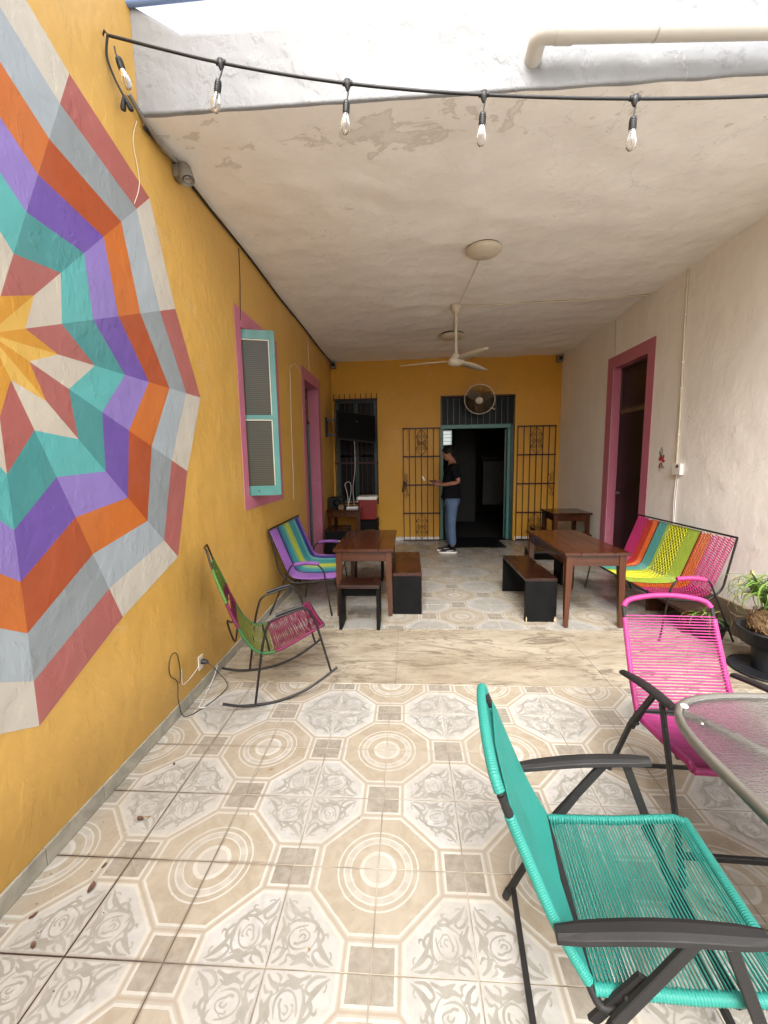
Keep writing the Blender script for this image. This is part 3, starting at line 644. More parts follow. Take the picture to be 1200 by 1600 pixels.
MB().box(XL+.001, XL+.03, 6.94, 7.03, 1.92, 2.24).obj('wall_plate', M_black, t, .003, off)
mb = MB(); 
for z in (1.95, 2.2): mb.bar((XL+.02, 6.99, z), (-1.12, 7.02, z), .03, .035); mb.bar((-1.12, 7.02, z), (-.92, 6.98, z-.01), .03, .035)
mb.obj('swing_arm', M_black, t, 0, off)
DKZ = .72; off = (-1.05, 6.9, 0); t = thing('desk', 'small reddish wooden desk under the television in the corner', 'desk', off)
MB().box(-1.33, -.77, 6.55, 7.25, DKZ-.03, DKZ).obj('desk_top', M_wood, t, .003, off)
for x in (-1.32, -.84): MB().box(x, x+.06, 6.57, 6.63, 0, DKZ-.031).obj('leg', M_woodz, t, .003, off); MB().box(x, x+.06, 7.17, 7.23, 0, DKZ-.031).obj('leg', M_woodz, t, .003, off)
MB().box(-1.259, -.841, 6.58, 6.6, DKZ-.12, DKZ-.031).obj('apron', M_woodz, t, .002, off)
off = (-1.22, 6.9, DKZ); t = thing('speaker', 'black loudspeaker box standing on the corner desk', 'speaker', off)
MB().box(-1.35, -1.10, 6.85, 7.1, DKZ+.001, .90).obj('cabinet', M_blackp, t, .006, off)
MB().lathe([(.07, 0), (.068, .006), (.02, -.008), (0, -.004)], (-1.2, 6.847, .81), 20, axis=Matrix.Rotation(pi/2, 3, 'X')).obj('cone', M_char, t, 0, off)
off = (-.92, 6.8, DKZ); t = thing('router', 'small white router with tangled white leads on the desk edge', 'router', off)
MB().box(-1.03, -.84, 6.72, 6.85, DKZ+.001, DKZ+.03).obj('router_case', M_white, t, .005, off)
MB().tube(smooth_path([(-1.0, 6.8, .75), (-1.02, 6.85, .95), (-1.06, 6.88, 1.12), (-.98, 6.9, 1.15), (-.96, 6.86, 1.0), (-1.0, 6.83, .8)], 6), .004, 5).obj('lead', M_white, t, 0, off)
MB().tube(smooth_path([(-.9, 6.8, .75), (-.93, 6.9, 1.05), (-.9, 7.0, 1.4), (-.9, 7.0, 1.86)], 6), .004, 5).obj('lead', M_white, t, 0, off)
tag(MB().box(-1.14, -1.06, 6.62, 6.72, DKZ+.001, DKZ+.07).obj('cardboard_box', simple('tan_card', (.2, .13, .07), .8), None, .003), 'small tan cardboard box on the desk beside the router', 'box')
off = (-.69, 7.0, 0); t = thing('stool', 'black stool that carries the red cooler in the corner', 'stool', off)
MB().box(-.86, -.525, 6.9, 7.3, .34, .5).obj('seat', M_char, t, .005, off)
for x in (-.85, -.57):
    for y in (6.91, 7.25): MB().box(x, x+.04, y, y+.04, 0, .339).obj('leg', M_char, t, .003, off)
off = (-.69, 7.0, .5); t = thing('cooler', 'red cooler box with a white lid beside the desk', 'cooler', off)
MB().box(-.85, -.55, 6.95, 7.28, .501, .84).obj('body', M_red, t, .015, off, 2)
MB().box(-.865, -.535, 6.93, 7.30, .842, .90).obj('lid', M_white, t, .012, off, 2)
MB().tube([(-.87, 6.99, .8), (-.88, 6.99, .88), (-.88, 7.2, .88), (-.87, 7.2, .8)], .007, 6).obj('handle', M_white, t, 0, off)
t = thing('sideboard', 'low dark cabinet against the wall left of the desk', 'cabinet', (-1.15, 6.3, 0)); off = (-1.15, 6.3, 0)
MB().box(-1.25, -.92, 6.0, 6.50, .01, .46).obj('cabinet_body', M_char, t, .006, off); MB().box(-1.26, -.91, 5.99, 6.51, .462, .485).obj('cabinet_top', M_woodd, t, .003, off)
MB().lathe([(0, 0), (.012, .004), (.014, .015), (0, .02)], (-1.03, 5.985, .32), 10, axis=Matrix.Rotation(pi/2, 3, 'X')).obj('knob', M_white, t, 0, off)

# ------------------------------------------------------------------ tables and benches
def leg_taper(x, y, zt, w0=.058, w1=.036, sx=1, sy=1):
    mb = MB(); h0, h1 = w0/2, w1/2; cx, cy = x+sx*h0, y+sy*h0; bx, by = x+sx*h1, y+sy*h1
    vs = [(cx-h0, cy-h0), (cx+h0, cy-h0), (cx+h0, cy+h0), (cx-h0, cy+h0)]; bs = [(bx-h1, by-h1), (bx+h1, by-h1), (bx+h1, by+h1), (bx-h1, by+h1)]
    mb.add([(*p, .0005) for p in bs]+[(*p, zt-.11) for p in vs]+[(*p, zt) for p in vs], [(3, 2, 1, 0), (8, 9, 10, 11)]+[(i, (i+1) % 4, 4+(i+1) % 4, 4+i) for i in range(4)]+[(4+i, 4+(i+1) % 4, 8+(i+1) % 4, 8+i) for i in range(4)])
    return mb
def table(x0, x1, y0, y1, z, label, nb=4):
    off = ((x0+x1)/2, (y0+y1)/2, 0); t = thing('wooden_table', label, 'table', off)
    for i in range(nb):      # boards of the top run lengthwise
        a = x0+(x1-x0)*i/nb; b = x0+(x1-x0)*(i+1)/nb
        MB().box(a+.0004, b-.0004, y0, y1, z-.028, z-random.uniform(0, .0006)).obj('top_board', M_wood, t, .0022 if 0 < i < nb-1 else .003, off)
    i_ = .022; zt = z-.0285
    for sx, x in ((1, x0+i_), (-1, x1-i_)):
        for sy, y in ((1, y0+i_), (-1, y1-i_)): leg_taper(x, y, zt, sx=sx, sy=sy).obj('leg', M_woodz, t, .002, off)
    a, b = i_+.0585, i_+.008
    for y in (y0+b, y1-b-.02): MB().box(x0+a, x1-a, y, y+.02, zt-.095, zt-.001).obj('apron', M_woodx, t, .001, off)
    for x in (x0+b, x1-b-.02): MB().box(x, x+.02, y0+a, y1-a, zt-.095, zt-.001).obj('apron', M_wood, t, .001, off)
    return t
table(-.722, -.140, 3.80, 4.89, .672, 'reddish wooden table on the left, between the purple loveseat and a black bench')
table(1.352, 1.905, 3.56, 4.735, .685, 'large reddish wooden table on the right, in front of the rainbow woven loveseat')
table(2.13, 2.70, 6.13, 6.72, .695, 'small square dark wooden table in the far right corner by the back wall')
def bench(x0, x1, y0, y1, z, label, cat='bench', seat=None, across=False):
    off = ((x0+x1)/2, (y0+y1)/2, 0); t = thing('bench', label, cat, off); th = .028
    if across:   # panels stand at the x ends
        for x in (x0, x1-th): MB().box(x, x+th, y0, y1, 0, z-.0305).obj('side_panel', M_char, t, .0025, off)
        MB().box(x0+th+.001, x1-th-.001, (y0+y1)/2-.01, (y0+y1)/2+.012, z-.135, z-.031).obj('rail', M_char, t, .002, off)
        MB().box(x0-.002, x1+.002, y0-.002, y1+.002, z-.03, z).obj('seat', seat or M_woodd, t, .003, off)
    else:
        for y in (y0, y1-th): MB().box(x0, x1, y, y+th, 0, z-.0305).obj('side_panel', M_char, t, .0025, off)
        MB().box((x0+x1)/2-.01, (x0+x1)/2+.012, y0+th+.001, y1-th-.001, z-.135, z-.031).obj('rail', M_char, t, .002, off)
        MB().box(x0-.002, x1+.002, y0-.002, y1+.002, z-.03, z).obj('seat', seat or M_woodd, t, .003, off)
M_seat2 = wood('brown_seat_wood', (.020, .005, .003), (.045, .011, .005), .22)
bench(-.157, .124, 3.885, 4.82, .415, 'black sided bench with brown seat along the right edge of the left table', seat=M_seat2)
bench(-.628, -.262, 3.492, 3.742, .412, 'short black stool with a dark seat at the near end of the left table', 'stool', across=True)
bench(-.700, -.32, 5.0, 5.21, .415, 'short black stool behind the far end of the left table', 'stool', across=True)
bench(1.068, 1.352, 3.712, 4.635, .415, 'long black sided bench along the left edge of the right table')
bench(1.44, 1.83, 4.85, 5.10, .415, 'short black stool at the far end of the right table', 'stool', across=True)
bench(1.95, 2.12, 6.2, 6.62, .42, 'small black stool left of the far corner table', 'stool')
bench(2.2, 2.58, 5.86, 6.08, .42, 'small black stool in front of the far corner table', 'stool', across=True)
bench(2.33, 2.60, 3.48, 4.05, .20, 'low reddish wooden box bench beneath the rainbow loveseat', 'box', seat=M_woodz)
for o in list(D.objects):
    if o.parent and o.parent.get('label', '').startswith('low reddish') : o.data.materials[0] = M_woodz

# pale chips where the stain has broken off the feet
for x, y, w2, lab in ((1.335, 3.7085, .022, 'pale chip at the lower right corner of the long bench side'), (1.078, 3.7085, .010, 'narrow pale scratch low on the left of the long bench side')):
    vs = [(x, y, .004), (x+w2*.7, y, .004), (x+w2*.8, y, .035), (x+w2*.2, y, .055), (x-w2*.2, y, .02)]
    o = MB().add(vs+[(a, b+.003, c) for a, b, c in vs], [(0, 1, 2, 3, 4), (0, 5, 6, 1), (1, 6, 7, 2), (2, 7, 8, 3), (3, 8, 9, 4), (4, 9, 5, 0)]).obj('bare_chip', simple('bare_board', (.42, .33, .22), .8))
    par = [q for q in D.objects if q.get('label', '').startswith('long black sided bench')][0]
    o.parent = par; o.location = (-par.location.x, -par.location.y, 0)
# ------------------------------------------------------------------ woven furniture
def lerp(a, b, t): return Vector(a)*(1-t)+Vector(b)*t
def path_at(path, s_):
    P = [Vector(p) for p in path]; L_ = [0]
    for i in range(1, len(P)): L_.append(L_[-1]+(P[i]-P[i-1]).length)
    d = s_*L_[-1]
    for i in range(1, len(P)):
        if d <= L_[i] or i == len(P)-1: return P[i-1].lerp(P[i], (d-L_[i-1])/max(1e-9, L_[i]-L_[i-1]))
def plen(path): return sum((Vector(path[i+1])-Vector(path[i])).length for i in range(len(path)-1))
def wrapped(mb, path, r, pitch, amp=.0016, n=8, mi=0):
    L_ = plen(path); k = max(2, int(L_/pitch)); pts = []; rs = []
    for i in range(k*4+1): pts.append(path_at(path, i/(k*4))); rs.append(r+amp*(-1.1, .35, .8, .35)[i % 4])
    mb.tube(pts, rs, n, mi)

def garden_chair(label, cordm, loc, rz, bpitch, spitch, cord_r):
    t = thing('folding_chair', label, 'chair', loc, rz)
    hs_, hf, ha0, ha1, hb = .364, .417, .516, .578, .823; sl_, ws, wb, xb, xa0, xa1, wa, xr, wr = .195, .214, .200, -.405, -.285, .10, .238, -.308, .262
    rt_ = .0115
    # back frame: bare charcoal tube under the wrapping
    bb = lambda s: Vector((-.205, s*.207, .372)); bt = lambda s: Vector((xb+.012, s*(wb-.002), hb-.045))
    sides = {s: smooth_path([bb(s), lerp(bb(s), bt(s), .35)+Vector((-.012, 0, 0)), bt(s)], 5) for s in (-1, 1)}
    toparc = smooth_path([bt(-1)+Vector((-.003, 0, .006)), (xb-.004, -wb*.86, hb-.008), (xb-.012, -wb*.45, hb+.010), (xb-.014, 0, hb+.016), (xb-.012, wb*.45, hb+.010), (xb-.004, wb*.86, hb-.008), bt(1)+Vector((-.003, 0, .006))], 5)
    mb = MB()
    for s in (-1, 1): mb.tube([*sides[s], *( [toparc[0]] if s < 0 else [toparc[-1]])], rt_-.002, 8); mb.tube(smooth_path([bb(s), bb(s)+Vector((.02, s*.02, -.03)), (-.15, s*.232, .35)], 4), .010, 8)
    mb.tube(toparc, rt_-.003, 8); mb.tube([bb(-1)+Vector((0, 0, .005)), bb(1)+Vector((0, 0, .005))], .009, 8)
    mb.obj('back_frame', M_dgrey, t)
    mb = MB()
    for s in (-1, 1): wrapped(mb, sides[s][:-1], rt_+.0006, max(bpitch*.8, .0062), .0013)
    wrapped(mb, toparc[1:-1], rt_+.001, .0055, .0011)
    L_ = plen(sides[1]); n_ = int(L_*.93/bpitch)
    for i in range(n_):
        s0 = .03+.93*i/n_; a = path_at(sides[-1], s0); b = path_at(sides[1], s0)
        for dx in ((rt_*.8, -rt_*.8)):
            nrm = Vector((.95, 0, .3))*dx; j = Vector((0, 0, random.uniform(-.0007, .0007))); mid = (a+b)/2+nrm*.5+Vector((-.006, 0, -.001))
            mb.tube([a+nrm+j, mid+j, b+nrm+j], cord_r, 5, caps=False)
    mb.obj('backrest', cordm, t)
    # seat
    sa = {s: [Vector((-sl_, s*ws, hs_)), Vector((0, s*ws, (hs_+hf)/2-.006)), Vector((sl_-.03, s*ws, hf-.004)), Vector((sl_, s*ws, hf-.014))] for s in (-1, 1)}
    mb = MB()
    for s in (-1, 1): mb.tube(sa[s], rt_-.002, 8)
    mb.tube([(sl_+.003, -ws, hf-.012), (sl_+.003, ws, hf-.012)], rt_-.002, 8); mb.tube([(-sl_-.002, -ws, hs_), (-sl_-.002, ws, hs_)], rt_-.003, 8)
    mb.tube([(.085, -ws+.005, hs_+.012), (.085, ws-.005, hs_+.012)], .011, 8)
    mb.obj('seat_frame', M_dgrey, t)
    mb = MB()
    for s in (-1, 1): wrapped(mb, sa[s], rt_+.001, .0064, .0013)
    wrapped(mb, [(sl_+.003, -ws-.004, hf-.010), (sl_+.003, ws+.004, hf-.010)], rt_+.0012, .0060, .0009)
    L_ = plen(sa[1]); n_ = int(L_/spitch)
    for i in range(n_):
        s0 = .012+.975*i/n_; a = path_at(sa[-1], s0); b = path_at(sa[1], s0)
        for dz in (rt_*.85, -rt_*.85):
            sag = Vector((0, 0, -.010)); nn = Vector((random.uniform(-.0009, .0009), 0, dz)); mb.tube([a+nn, a.lerp(b, .25)+nn*.8+sag*.75, (a+b)/2+nn*.7+sag, a.lerp(b, .75)+nn*.8+sag*.75, b+nn], cord_r*.82, 5, caps=False)
    mb.obj('seat', cordm, t)
    # flat arms
    for s in (-1, 1):
        y = s*wa; mb = MB(); N = 9; vs = []
        for i in range(N):
            u_ = i/(N-1); x = xa0+(xa1-xa0)*u_; z = ha0+(ha1-ha0)*u_+.012*math.sin(pi*u_); wd = .021+.003*math.sin(pi*u_)
            if i in (0, N-1): wd *= .8
            for (dy, dz) in ((-wd, -.009), (-wd*.92, .004), (-wd*.4, .009), (wd*.4, .009), (wd*.92, .004), (wd, -.009)): vs.append((x, y+dy, z+dz))
        fs = [(i*6+k, i*6+(k+1) % 6, (i+1)*6+(k+1) % 6, (i+1)*6+k) for i in range(N-1) for k in range(6)]+[tuple(range(5, -1, -1)), tuple((N-1)*6+k for k in range(6))]
        mb.add(vs, fs, 0, False); mb.obj('armrest', M_dgrey, t, .0015)
        MB().bar((-.02, s*(wa+.004), ha0+.045), (-.165, s*(wa+.012), .34), .014, .024, (1, 0, 0)).bar((-.165, s*(wa+.012), .34), (xr, s*wr, .012), .018, .018, (1, 0, 0)).obj('rear_leg', M_dgrey, t, .002)
        MB().bar((.035, s*(wa+.006), ha1-.022), (.245, s*(wr-.01), .012), .014, .024, (1, 0, 0)).obj('front_leg', M_dgrey, t, .002)
        MB().bar((-.11, s*(wa-.006), .44), (-.20, s*(ws+.012), .30), .009, .022, (1, 0, 0)).lathe([(0, .008), (.007, .006), (.008, 0)], (-.14, s*(wa+.002), .39), 8, axis=Matrix.Rotation(-s*pi/2, 3, 'X')).obj('hinge_plate', M_dgrey, t)
        for x, yy in ((xr, wr), (.245, wr-.01)): MB().tube([(x-.004, s*yy, .001), (x+.006, s*yy, .03)], .0125, 8).obj('foot_cap', M_cord, t)
    MB().bar((xr+.02, -wr, .045), (xr+.02, wr, .045), .016, .016).obj('stretcher', M_dgrey, t, .002)
    MB().bar((.20, -wr+.01, .075), (.20, wr-.01, .075), .016, .022).obj('stretcher', M_dgrey, t, .002)
    return t
garden_chair('turquoise corded folding garden chair in the foreground', C_teal, (.607, .968, 0), rad(-5.8), .0072, .0086, .0024)
garden_chair('hot pink corded folding garden chair tucked behind the glass table', C_pink, (1.213, 1.56, 0), rad(-92), .0128, .0082, .0026)

# glass garden table
off = (1.33, .98, 0); t = thing('glass_table', 'rippled glass garden table with taupe metal rim', 'table', off)
TZ = .672; tcx, tcy, th_ = 1.335, .905, .50
def rim(k=1.0, n=64, e=4.6):
    P = []
    for i in range(n):
        a = 2*pi*i/n; c, s = math.cos(a), math.sin(a); r_ = (abs(c)**e+abs(s)**e)**(-1/e); P.append((tcx+th_*k*r_*c, tcy+th_*k*r_*s))
    return P
def tglass():
    m = NT('rippled_glass'); p = m.obj(); n1 = m.noise(m.scale(p, (1, 2.2, 1)), 55, 3, .5, .6); n2 = m.noise(p, 3, 4)
    return m.fin(m.mix(m.ramp(n2, [(.4, 0.0), (.7, 1.0)]), (.95, .97, .96), (.88, .90, .89)), m.ramp(n2, [(.3, .10), (.7, .2)]), m.bump(n1, .004, .5), trans=.975, ior=1.35, spec=.7)
P = rim(.985); mb = MB(); N = len(P); mb.add([(x, y, TZ-.006) for x, y in P]+[(x, y, TZ) for x, y in P], [tuple(range(N-1, -1, -1)), tuple(range(N, 2*N))]+[(i, (i+1) % N, N+(i+1) % N, N+i) for i in range(N)]); mb.obj('glass_top', tglass(), t, 0, off)
mb = MB(); sec = [(.995, -.024), (1.022, -.024), (1.026, .001), (1.013, .006), (.990, .004)]; vs = []
for k, dz in sec: vs += [(x, y, TZ+dz) for x, y in rim(k)]
ns = len(sec); mb.add(vs, [(i+j*N, (i+1) % N+j*N, (i+1) % N+((j+1) % ns)*N, i+((j+1) % ns)*N) for j in range(ns) for i in range(N)], 0, True); mb.obj('metal_rim', M_taupe, t, 0, off)
for a in (135, 45, -45, -135):
    c, s = math.cos(rad(a)), math.sin(rad(a)); q = lambda r_, z: (tcx+c*r_, tcy+s*r_, z)
    MB().tube(smooth_path([q(.60, TZ-.03), q(.48, TZ-.04), q(.30, TZ-.09), q(.20, .47), q(.18, .32), q(.23, .12), q(.36, .035), q(.50, .014)], 6), .0145, 10).obj('leg', M_taupe, t, 0, off)
    MB().lathe([(0, .006), (.010, .005), (.012, 0)], q(.60, TZ+.002), 12).obj('bumper', M_white, t, 0, off)
MB().tube([(tcx+.19*math.cos(2*pi*i/24), tcy+.19*math.sin(2*pi*i/24), .33) for i in range(24)], .009, 8, closed=True).obj('leg_ring', M_taupe, t, 0, off)
def petal(x, y, z, lab, s_=.016, col=(.72, .66, .5), nm='petal', cat='petal'):
    mb = MB(); a = random.uniform(0, 6); vs = []
    for i in range(5):
        u_ = i/4-.5; w_ = .30*math.sin(pi*(i+.3)/4.6)*random.uniform(.6, 1.2)
        for q in (-1, 0, 1): vs.append((x+s_*(u_*math.cos(a)-q*w_*math.sin(a)), y+s_*(u_*math.sin(a)+q*w_*math.cos(a)), z+.0015+s_*(.35*u_*u_+.10*abs(q)+random.uniform(0, .08))))
    mb.add(vs, [(3*i+q, 3*i+3+q, 3*i+4+q, 3*i+1+q) for i in range(4) for q in (0, 1)], 0, True)
    o = mb.obj(nm, simple('dry_'+nm, col, .7, 0, .2), None); return tag(o, lab, cat)
petal(1.075, 1.07, TZ, 'curled pale petal lying on the glass table', .020)
petal(.905, 1.235, TZ, 'tiny white petal near the corner of the glass table', .012, (.8, .78, .7))

# ------------------------------------------------------------------ rocking chair
t = thing('rocking_chair', 'black steel rocking chair with green and magenta woven seat', 'rocking chair', (-1.1199, 2.2370, 0), math.atan2(.4275, .9040))
LW = .468
rock = [(0, .07), (.09, .034), (.19, .016), (.29, .0085), (.40, .020), (.51, .047), (.62, .10), (.71, .152)]
for y in (0, LW): MB().tube(smooth_path([(x, y, z) for x, z in rock], 4), .0085, 8).obj('rocker', M_black, t)
for y, s in ((0, 1), (LW, -1)):
    y2 = y-s*.012
    pth = fillet([(.185, y, .018), (.245, y2, .40), (.288, y2, .545), (.52, y2, .60), (.575, y2, .50), (.668, y, .132)], .05, 5)
    MB().tube(pth, .0075, 8).obj('side_frame', M_black, t)
    MB().tube(smooth_path([(.33, y2, .572), (.42, y2, .594), (.50, y2, .606)], 4), .0105, 8).obj('armrest', M_black, t)
prof = [(-.035, .985), (.0, .85), (.045, .72), (.085, .60), (.13, .49), (.175, .405), (.225, .355), (.29, .340), (.36, .352), (.43, .378), (.52, .415), (.60, .447), (.635, .458)]
ps = smooth_path([(x, 0, z) for x, z in prof], 5); Lp = plen(ps)
def halfw(u_): return .085+.145*min(1, u_/.28)**.75 if u_ < .28 else .23+.012*math.sin(pi*(u_-.28)/.72)
def seatpt(u_, v): p = path_at(ps, u_); hw = halfw(u_); dish = -.016*(1-v*v) if u_ > .3 else -.012*(1-v*v); return Vector((p.x+(dish if u_ < .35 else 0), LW/2+v*hw, p.z+(dish if u_ >= .35 else 0)))
mb = MB()
for v in (-1, 1): mb.tube([seatpt(i/40, v) for i in range(41)], .0065, 6)
mb.tube([seatpt(0, v) for v in (-1, -.5, 0, .5, 1)], .0065, 6); mb.tube([seatpt(1, v) for v in (-1, 0, 1)], .0065, 6)
mb.tube(smooth_path([tuple(seatpt(.42, -1)), (.09, .06, .42), (.055, LW*.5, .49), (.09, LW-.06, .42), tuple(seatpt(.42, 1))], 5), .006, 6)
mb.tube([(.288, .012, .345), (.288, LW-.012, .345)], .006, 6); mb.tube([(.60, .012, .44), (.60, LW-.012, .44)], .006, 6)
mb.obj('seat_frame', M_black, t)
C_mag = cordmat('magenta_cord', (.12, .009, .042)); C_grn = cordmat('leaf_green_cord', (.065, .15, .028)); C_dgr = cordmat('deep_green_cord', (.025, .10, .03)); C_olv = cordmat('olive_cord', (.145, .16, .035))
def weave(name, u0, u1, m1, step, both, lab=None, edge=None):
    mb = MB(); n_ = int((u1-u0)*Lp/step)
    for i in range(n_):
        u_ = u0+(u1-u0)*(i+.5)/n_; j = random.uniform(-.003, .003)
        for lay_ in ((.006, 0) if both else (.006,)):
            sk = .012 if lay_ else -.012
            pts = [seatpt(min(1, max(0, u_+j+sk*v*.6)), v)+Vector((0, 0, lay_-.003)) for v in (-1, -.6, -.2, .2, .6, 1)]; mb.tube(pts, .0030, 5, caps=False)
    for v in (-1, 1): wrapped(mb, [seatpt(u0+(u1-u0)*k/12, v) for k in range(13)], .0095, .0075, .0012, 7, 1)
    return mb.obj(name, [m1, edge or m1], t)
weave('backrest_weave', .10, .28, C_grn, .0075, False); weave('backrest_weave', .283, .43, C_mag, .0066, True)
weave('seat_weave', .433, .70, C_olv, .0125, True, edge=C_dgr); weave('seat_weave', .703, .985, cordmat('magenta_seat_cord', (.16, .018, .055)), .0115, True, edge=C_mag)
mb = MB(); wrapped(mb, [seatpt(.99, v/4) for v in range(-4, 5)], .013, .007, .0012); mb.obj('front_roll', C_mag, t)

# ------------------------------------------------------------------ striped love seats
C_under = cordmat('dark_gap_cord', (.04, .05, .012))  # dark strands added behind the net so its gaps read as shaded
def loveseat(label, loc, rz, W, stripes, arm_m, dense, arms=(0, 1), pat=None, midleg=True):
    """local x = forward, y from 0 to W; profile back top -> crease -> front"""
    t = thing('loveseat', label, 'loveseat', loc, rz)
    prof = [(.035, .845), (.08, .73), (.13, .60), (.175, .485), (.203, .420), (.232, .386), (.30, .370), (.42, .366), (.55, .372), (.66, .380)]
    ps = smooth_path([(x, 0, z) for x, z in prof], 5); 
    def pt(u_, y): p = path_at(ps, u_); k = 2*y/W-1; return Vector((p.x-.010*(1-k*k), y, p.z-.008*(1-k*k)))
    mb = MB(); fl = [Vector((x, 0, z-.035 if x > .1 else z)) for x, z in prof]
    frame = fillet([(.03, 0, .855), (.115, 0, .43), (.25, 0, .325), (.655, 0, .365)], .05, 5)
    for y in (-.004, W+.004): mb.tube([(p.x, y, p.z) for p in frame], .0085, 8)
    mb.tube([(.03, -.004, .855), (.03, W+.004, .855)], .0085, 8); mb.tube([(.655, -.004, .365), (.655, W+.004, .365)], .0085, 8)
    mb.tube([(.25, 0, .325), (.25, W, .325)], .008, 8)
    for y in [W*k for k in ((.5,) if midleg else ())]: mb.tube([(p.x-.012, y, p.z-.022) for p in frame], .007, 8)
    mb.obj('frame', M_black, t)
    for y, o_ in ((0, -.02), (W, .02)):
        yy = y+o_
        if (0 if y == 0 else 1) in arms:
            pth = fillet([(.0, yy, .005), (.235, yy, .505), (.30, yy, .52), (.49, yy, .528), (.555, yy, .46), (.62, yy, .008)], .05, 5); MB().tube(pth, .008, 8).obj('leg_frame', M_black, t)
            mb = MB(); wrapped(mb, [(.27, yy, .516), (.34, yy, .53), (.42, yy, .533), (.51, yy, .525)], .019, .006, .001); mb.obj('armrest', arm_m, t)
        else:
            MB().tube([(.06, yy, .004), (.26, y, .34)], .008, 8).obj('leg_frame', M_black, t); MB().tube([(.62, yy, .004), (.56, y, .36)], .008, 8).obj('leg_frame', M_black, t)
    if midleg:
        MB().tube([(.60, W*.5, .004), (.52, W*.5, .35)], .0075, 8).obj('middle_leg', M_black, t); MB().tube([(.22, W*.5, .004), (.28, W*.5, .34)], .0075, 8).obj('middle_leg', M_black, t)
    # cords run from top bar over the crease to the front bar
    tot = sum(s[1] for s in stripes); y = 0
    for m_, w_, kind in stripes:
        y1 = y+w_/tot*W; mb = MB(); wd = y1-y
        if kind == 'cord':
            n_ = max(2, int(wd/dense))
            for i in range(n_):
                yy = y+wd*(i+.5)/n_; mb.tube([pt(u_/18, yy)+Vector((0, random.uniform(-.0012, .0012), 0)) for u_ in range(19)], dense*.36, 5, caps=False)
        elif kind == 'net':     # dense strands crossing at an angle, two layers
            n_ = max(2, int(wd/.021))
            for i in range(n_*2): mb.tube([pt(u_/18, y+wd*(i+.5)/n_/2)+Vector((-.007 if u_ < 9 else 0, 0, -.007)) for u_ in range(19)], .0050, 5, 1, caps=False)
            for i in range(n_):
                yy = y+wd*(i+.5)/n_; mb.tube([pt(u_/96, min(y1, max(y, yy+.0078*math.sin(u_*pi/2.5+i*pi))))+Vector((0, 0, .001*(i % 2))) for u_ in range(97)], .0046, 5, caps=False)
        elif kind == 'diag':
            n_ = int(1.25/.023)
            for lay_, sl_ in ((0, .16), (1, .16)):
                for i in range(n_):
                    u0 = -.18+1.2*i/n_; pts = []
                    for k in range(9):
                        q = k/8; u_ = u0+(q*sl_ if lay_ == 0 else (1-q)*.03*0+q*sl_*.4); 
                        if 0 <= u_ <= 1: pts.append(pt(u_, y+wd*q)+Vector((0, 0, .0025*(1 if lay_ else -1))))
                    if len(pts) > 2: mb.tube(pts, .0040, 5, caps=False)
        mb.obj('woven_stripe', [m_, C_under] if kind == 'net' else m_, t); y = y1
    return t
cm = lambda n, c: cordmat(n, sc(c, .62))
pur = cm('purple_cord', (.27, .10, .38)); nav = cm('navy_cord', (.025, .018, .20)); teb = cm('sea_teal_cord', (.03, .24, .24)); grn = cm('spring_green_cord', (.16, .36, .20)); lim = cm('lime_cord', (.42, .46, .03)); blk = cm('ink_cord', (.012, .012, .05)); blu = cm('blue_cord', (.015, .12, .24))
loveseat('purple, teal and lime striped loveseat against the yellow wall', (-1.375, 3.84, 0), 0, 1.06,
         [(pur, 1.9, 'cord'), (blk, .35, 'cord'), (blu, .5, 'cord'), (teb, .8, 'cord'), (grn, .6, 'cord'), (lim, 1.0, 'cord'), (grn, .35, 'cord'), (teb, 1.2, 'cord'), (cm('pale_teal_cord', (.10, .36, .33)), .6, 'cord'), (nav, .9, 'cord'), (pur, .5, 'cord')], pur, .0072)
mag = cm('raspberry_cord', (.46, .02, .13)); org = cm('orange_cord', (.68, .13, .02)); yel = cm('acid_yellow_cord', (.62, .62, .03)); gy = cm('yellow_green_cord', (.30, .40, .04)); te2 = cm('dusty_teal_cord', (.07, .27, .24)); pk2 = cm('bright_pink_cord', (.68, .06, .25)); rd = cm('red_orange_cord', (.58, .05, .03)); brn = cm('dark_red_cord', (.12, .012, .012))
loveseat('rainbow woven loveseat by the white wall on the right', (2.615, 4.72, 0), pi, 1.38,
         [(mag, 1.7, 'cord'), (rd, .9, 'diag'), (org, .7, 'cord'), (brn, .16, 'cord'), (te2, 1.2, 'cord'), (gy, .35, 'cord'), (yel, 2.3, 'net'), (gy, 1.5, 'cord'), (brn, .16, 'cord'), (org, 1.2, 'diag'), (pk2, 2.3, 'diag')], pk2, .0125, arms=(1,)).scale = (.93, 1, 1)

# ------------------------------------------------------------------ planters
def leafmesh(L_, W_, droop, n=9):
    mb = MB(); vs = []; x = z = 0; a = 1.15
    for i in range(n+1):
        u_ = i/n; w_ = .72*W_*(1-u_)**.6*(.55+.45*min(1, u_*6))
        vs += [(x, -w_, z+w_*.45), (x, 0, z), (x, w_, z+w_*.45)]
        x += L_/n*math.cos(a); z += L_/n*math.sin(a); a -= droop/n*(1+u_)
    mb.add(vs, [(3*i+q, 3*i+3+q, 3*i+4+q, 3*i+1+q) for i in range(n) for q in (0, 1)], 0, True); return mb
def leafmat(name, c1, c2):
    m = NT(name); oi = m.n('ShaderNodeObjectInfo'); n_ = m.noise(m.obj(), 12, 3)
    return m.fin(m.mix(m.math('ADD', m.math('MULTIPLY', oi.outputs['Random'], .7), m.math('MULTIPLY', n_, .3)), c1, c2), .4, spec=.4)
LM = [leafmat('green_leaf', (.05, .13, .02), (.17, .27, .05)), leafmat('yellowing_leaf', (.34, .33, .10), (.48, .42, .20))]
protosL = []
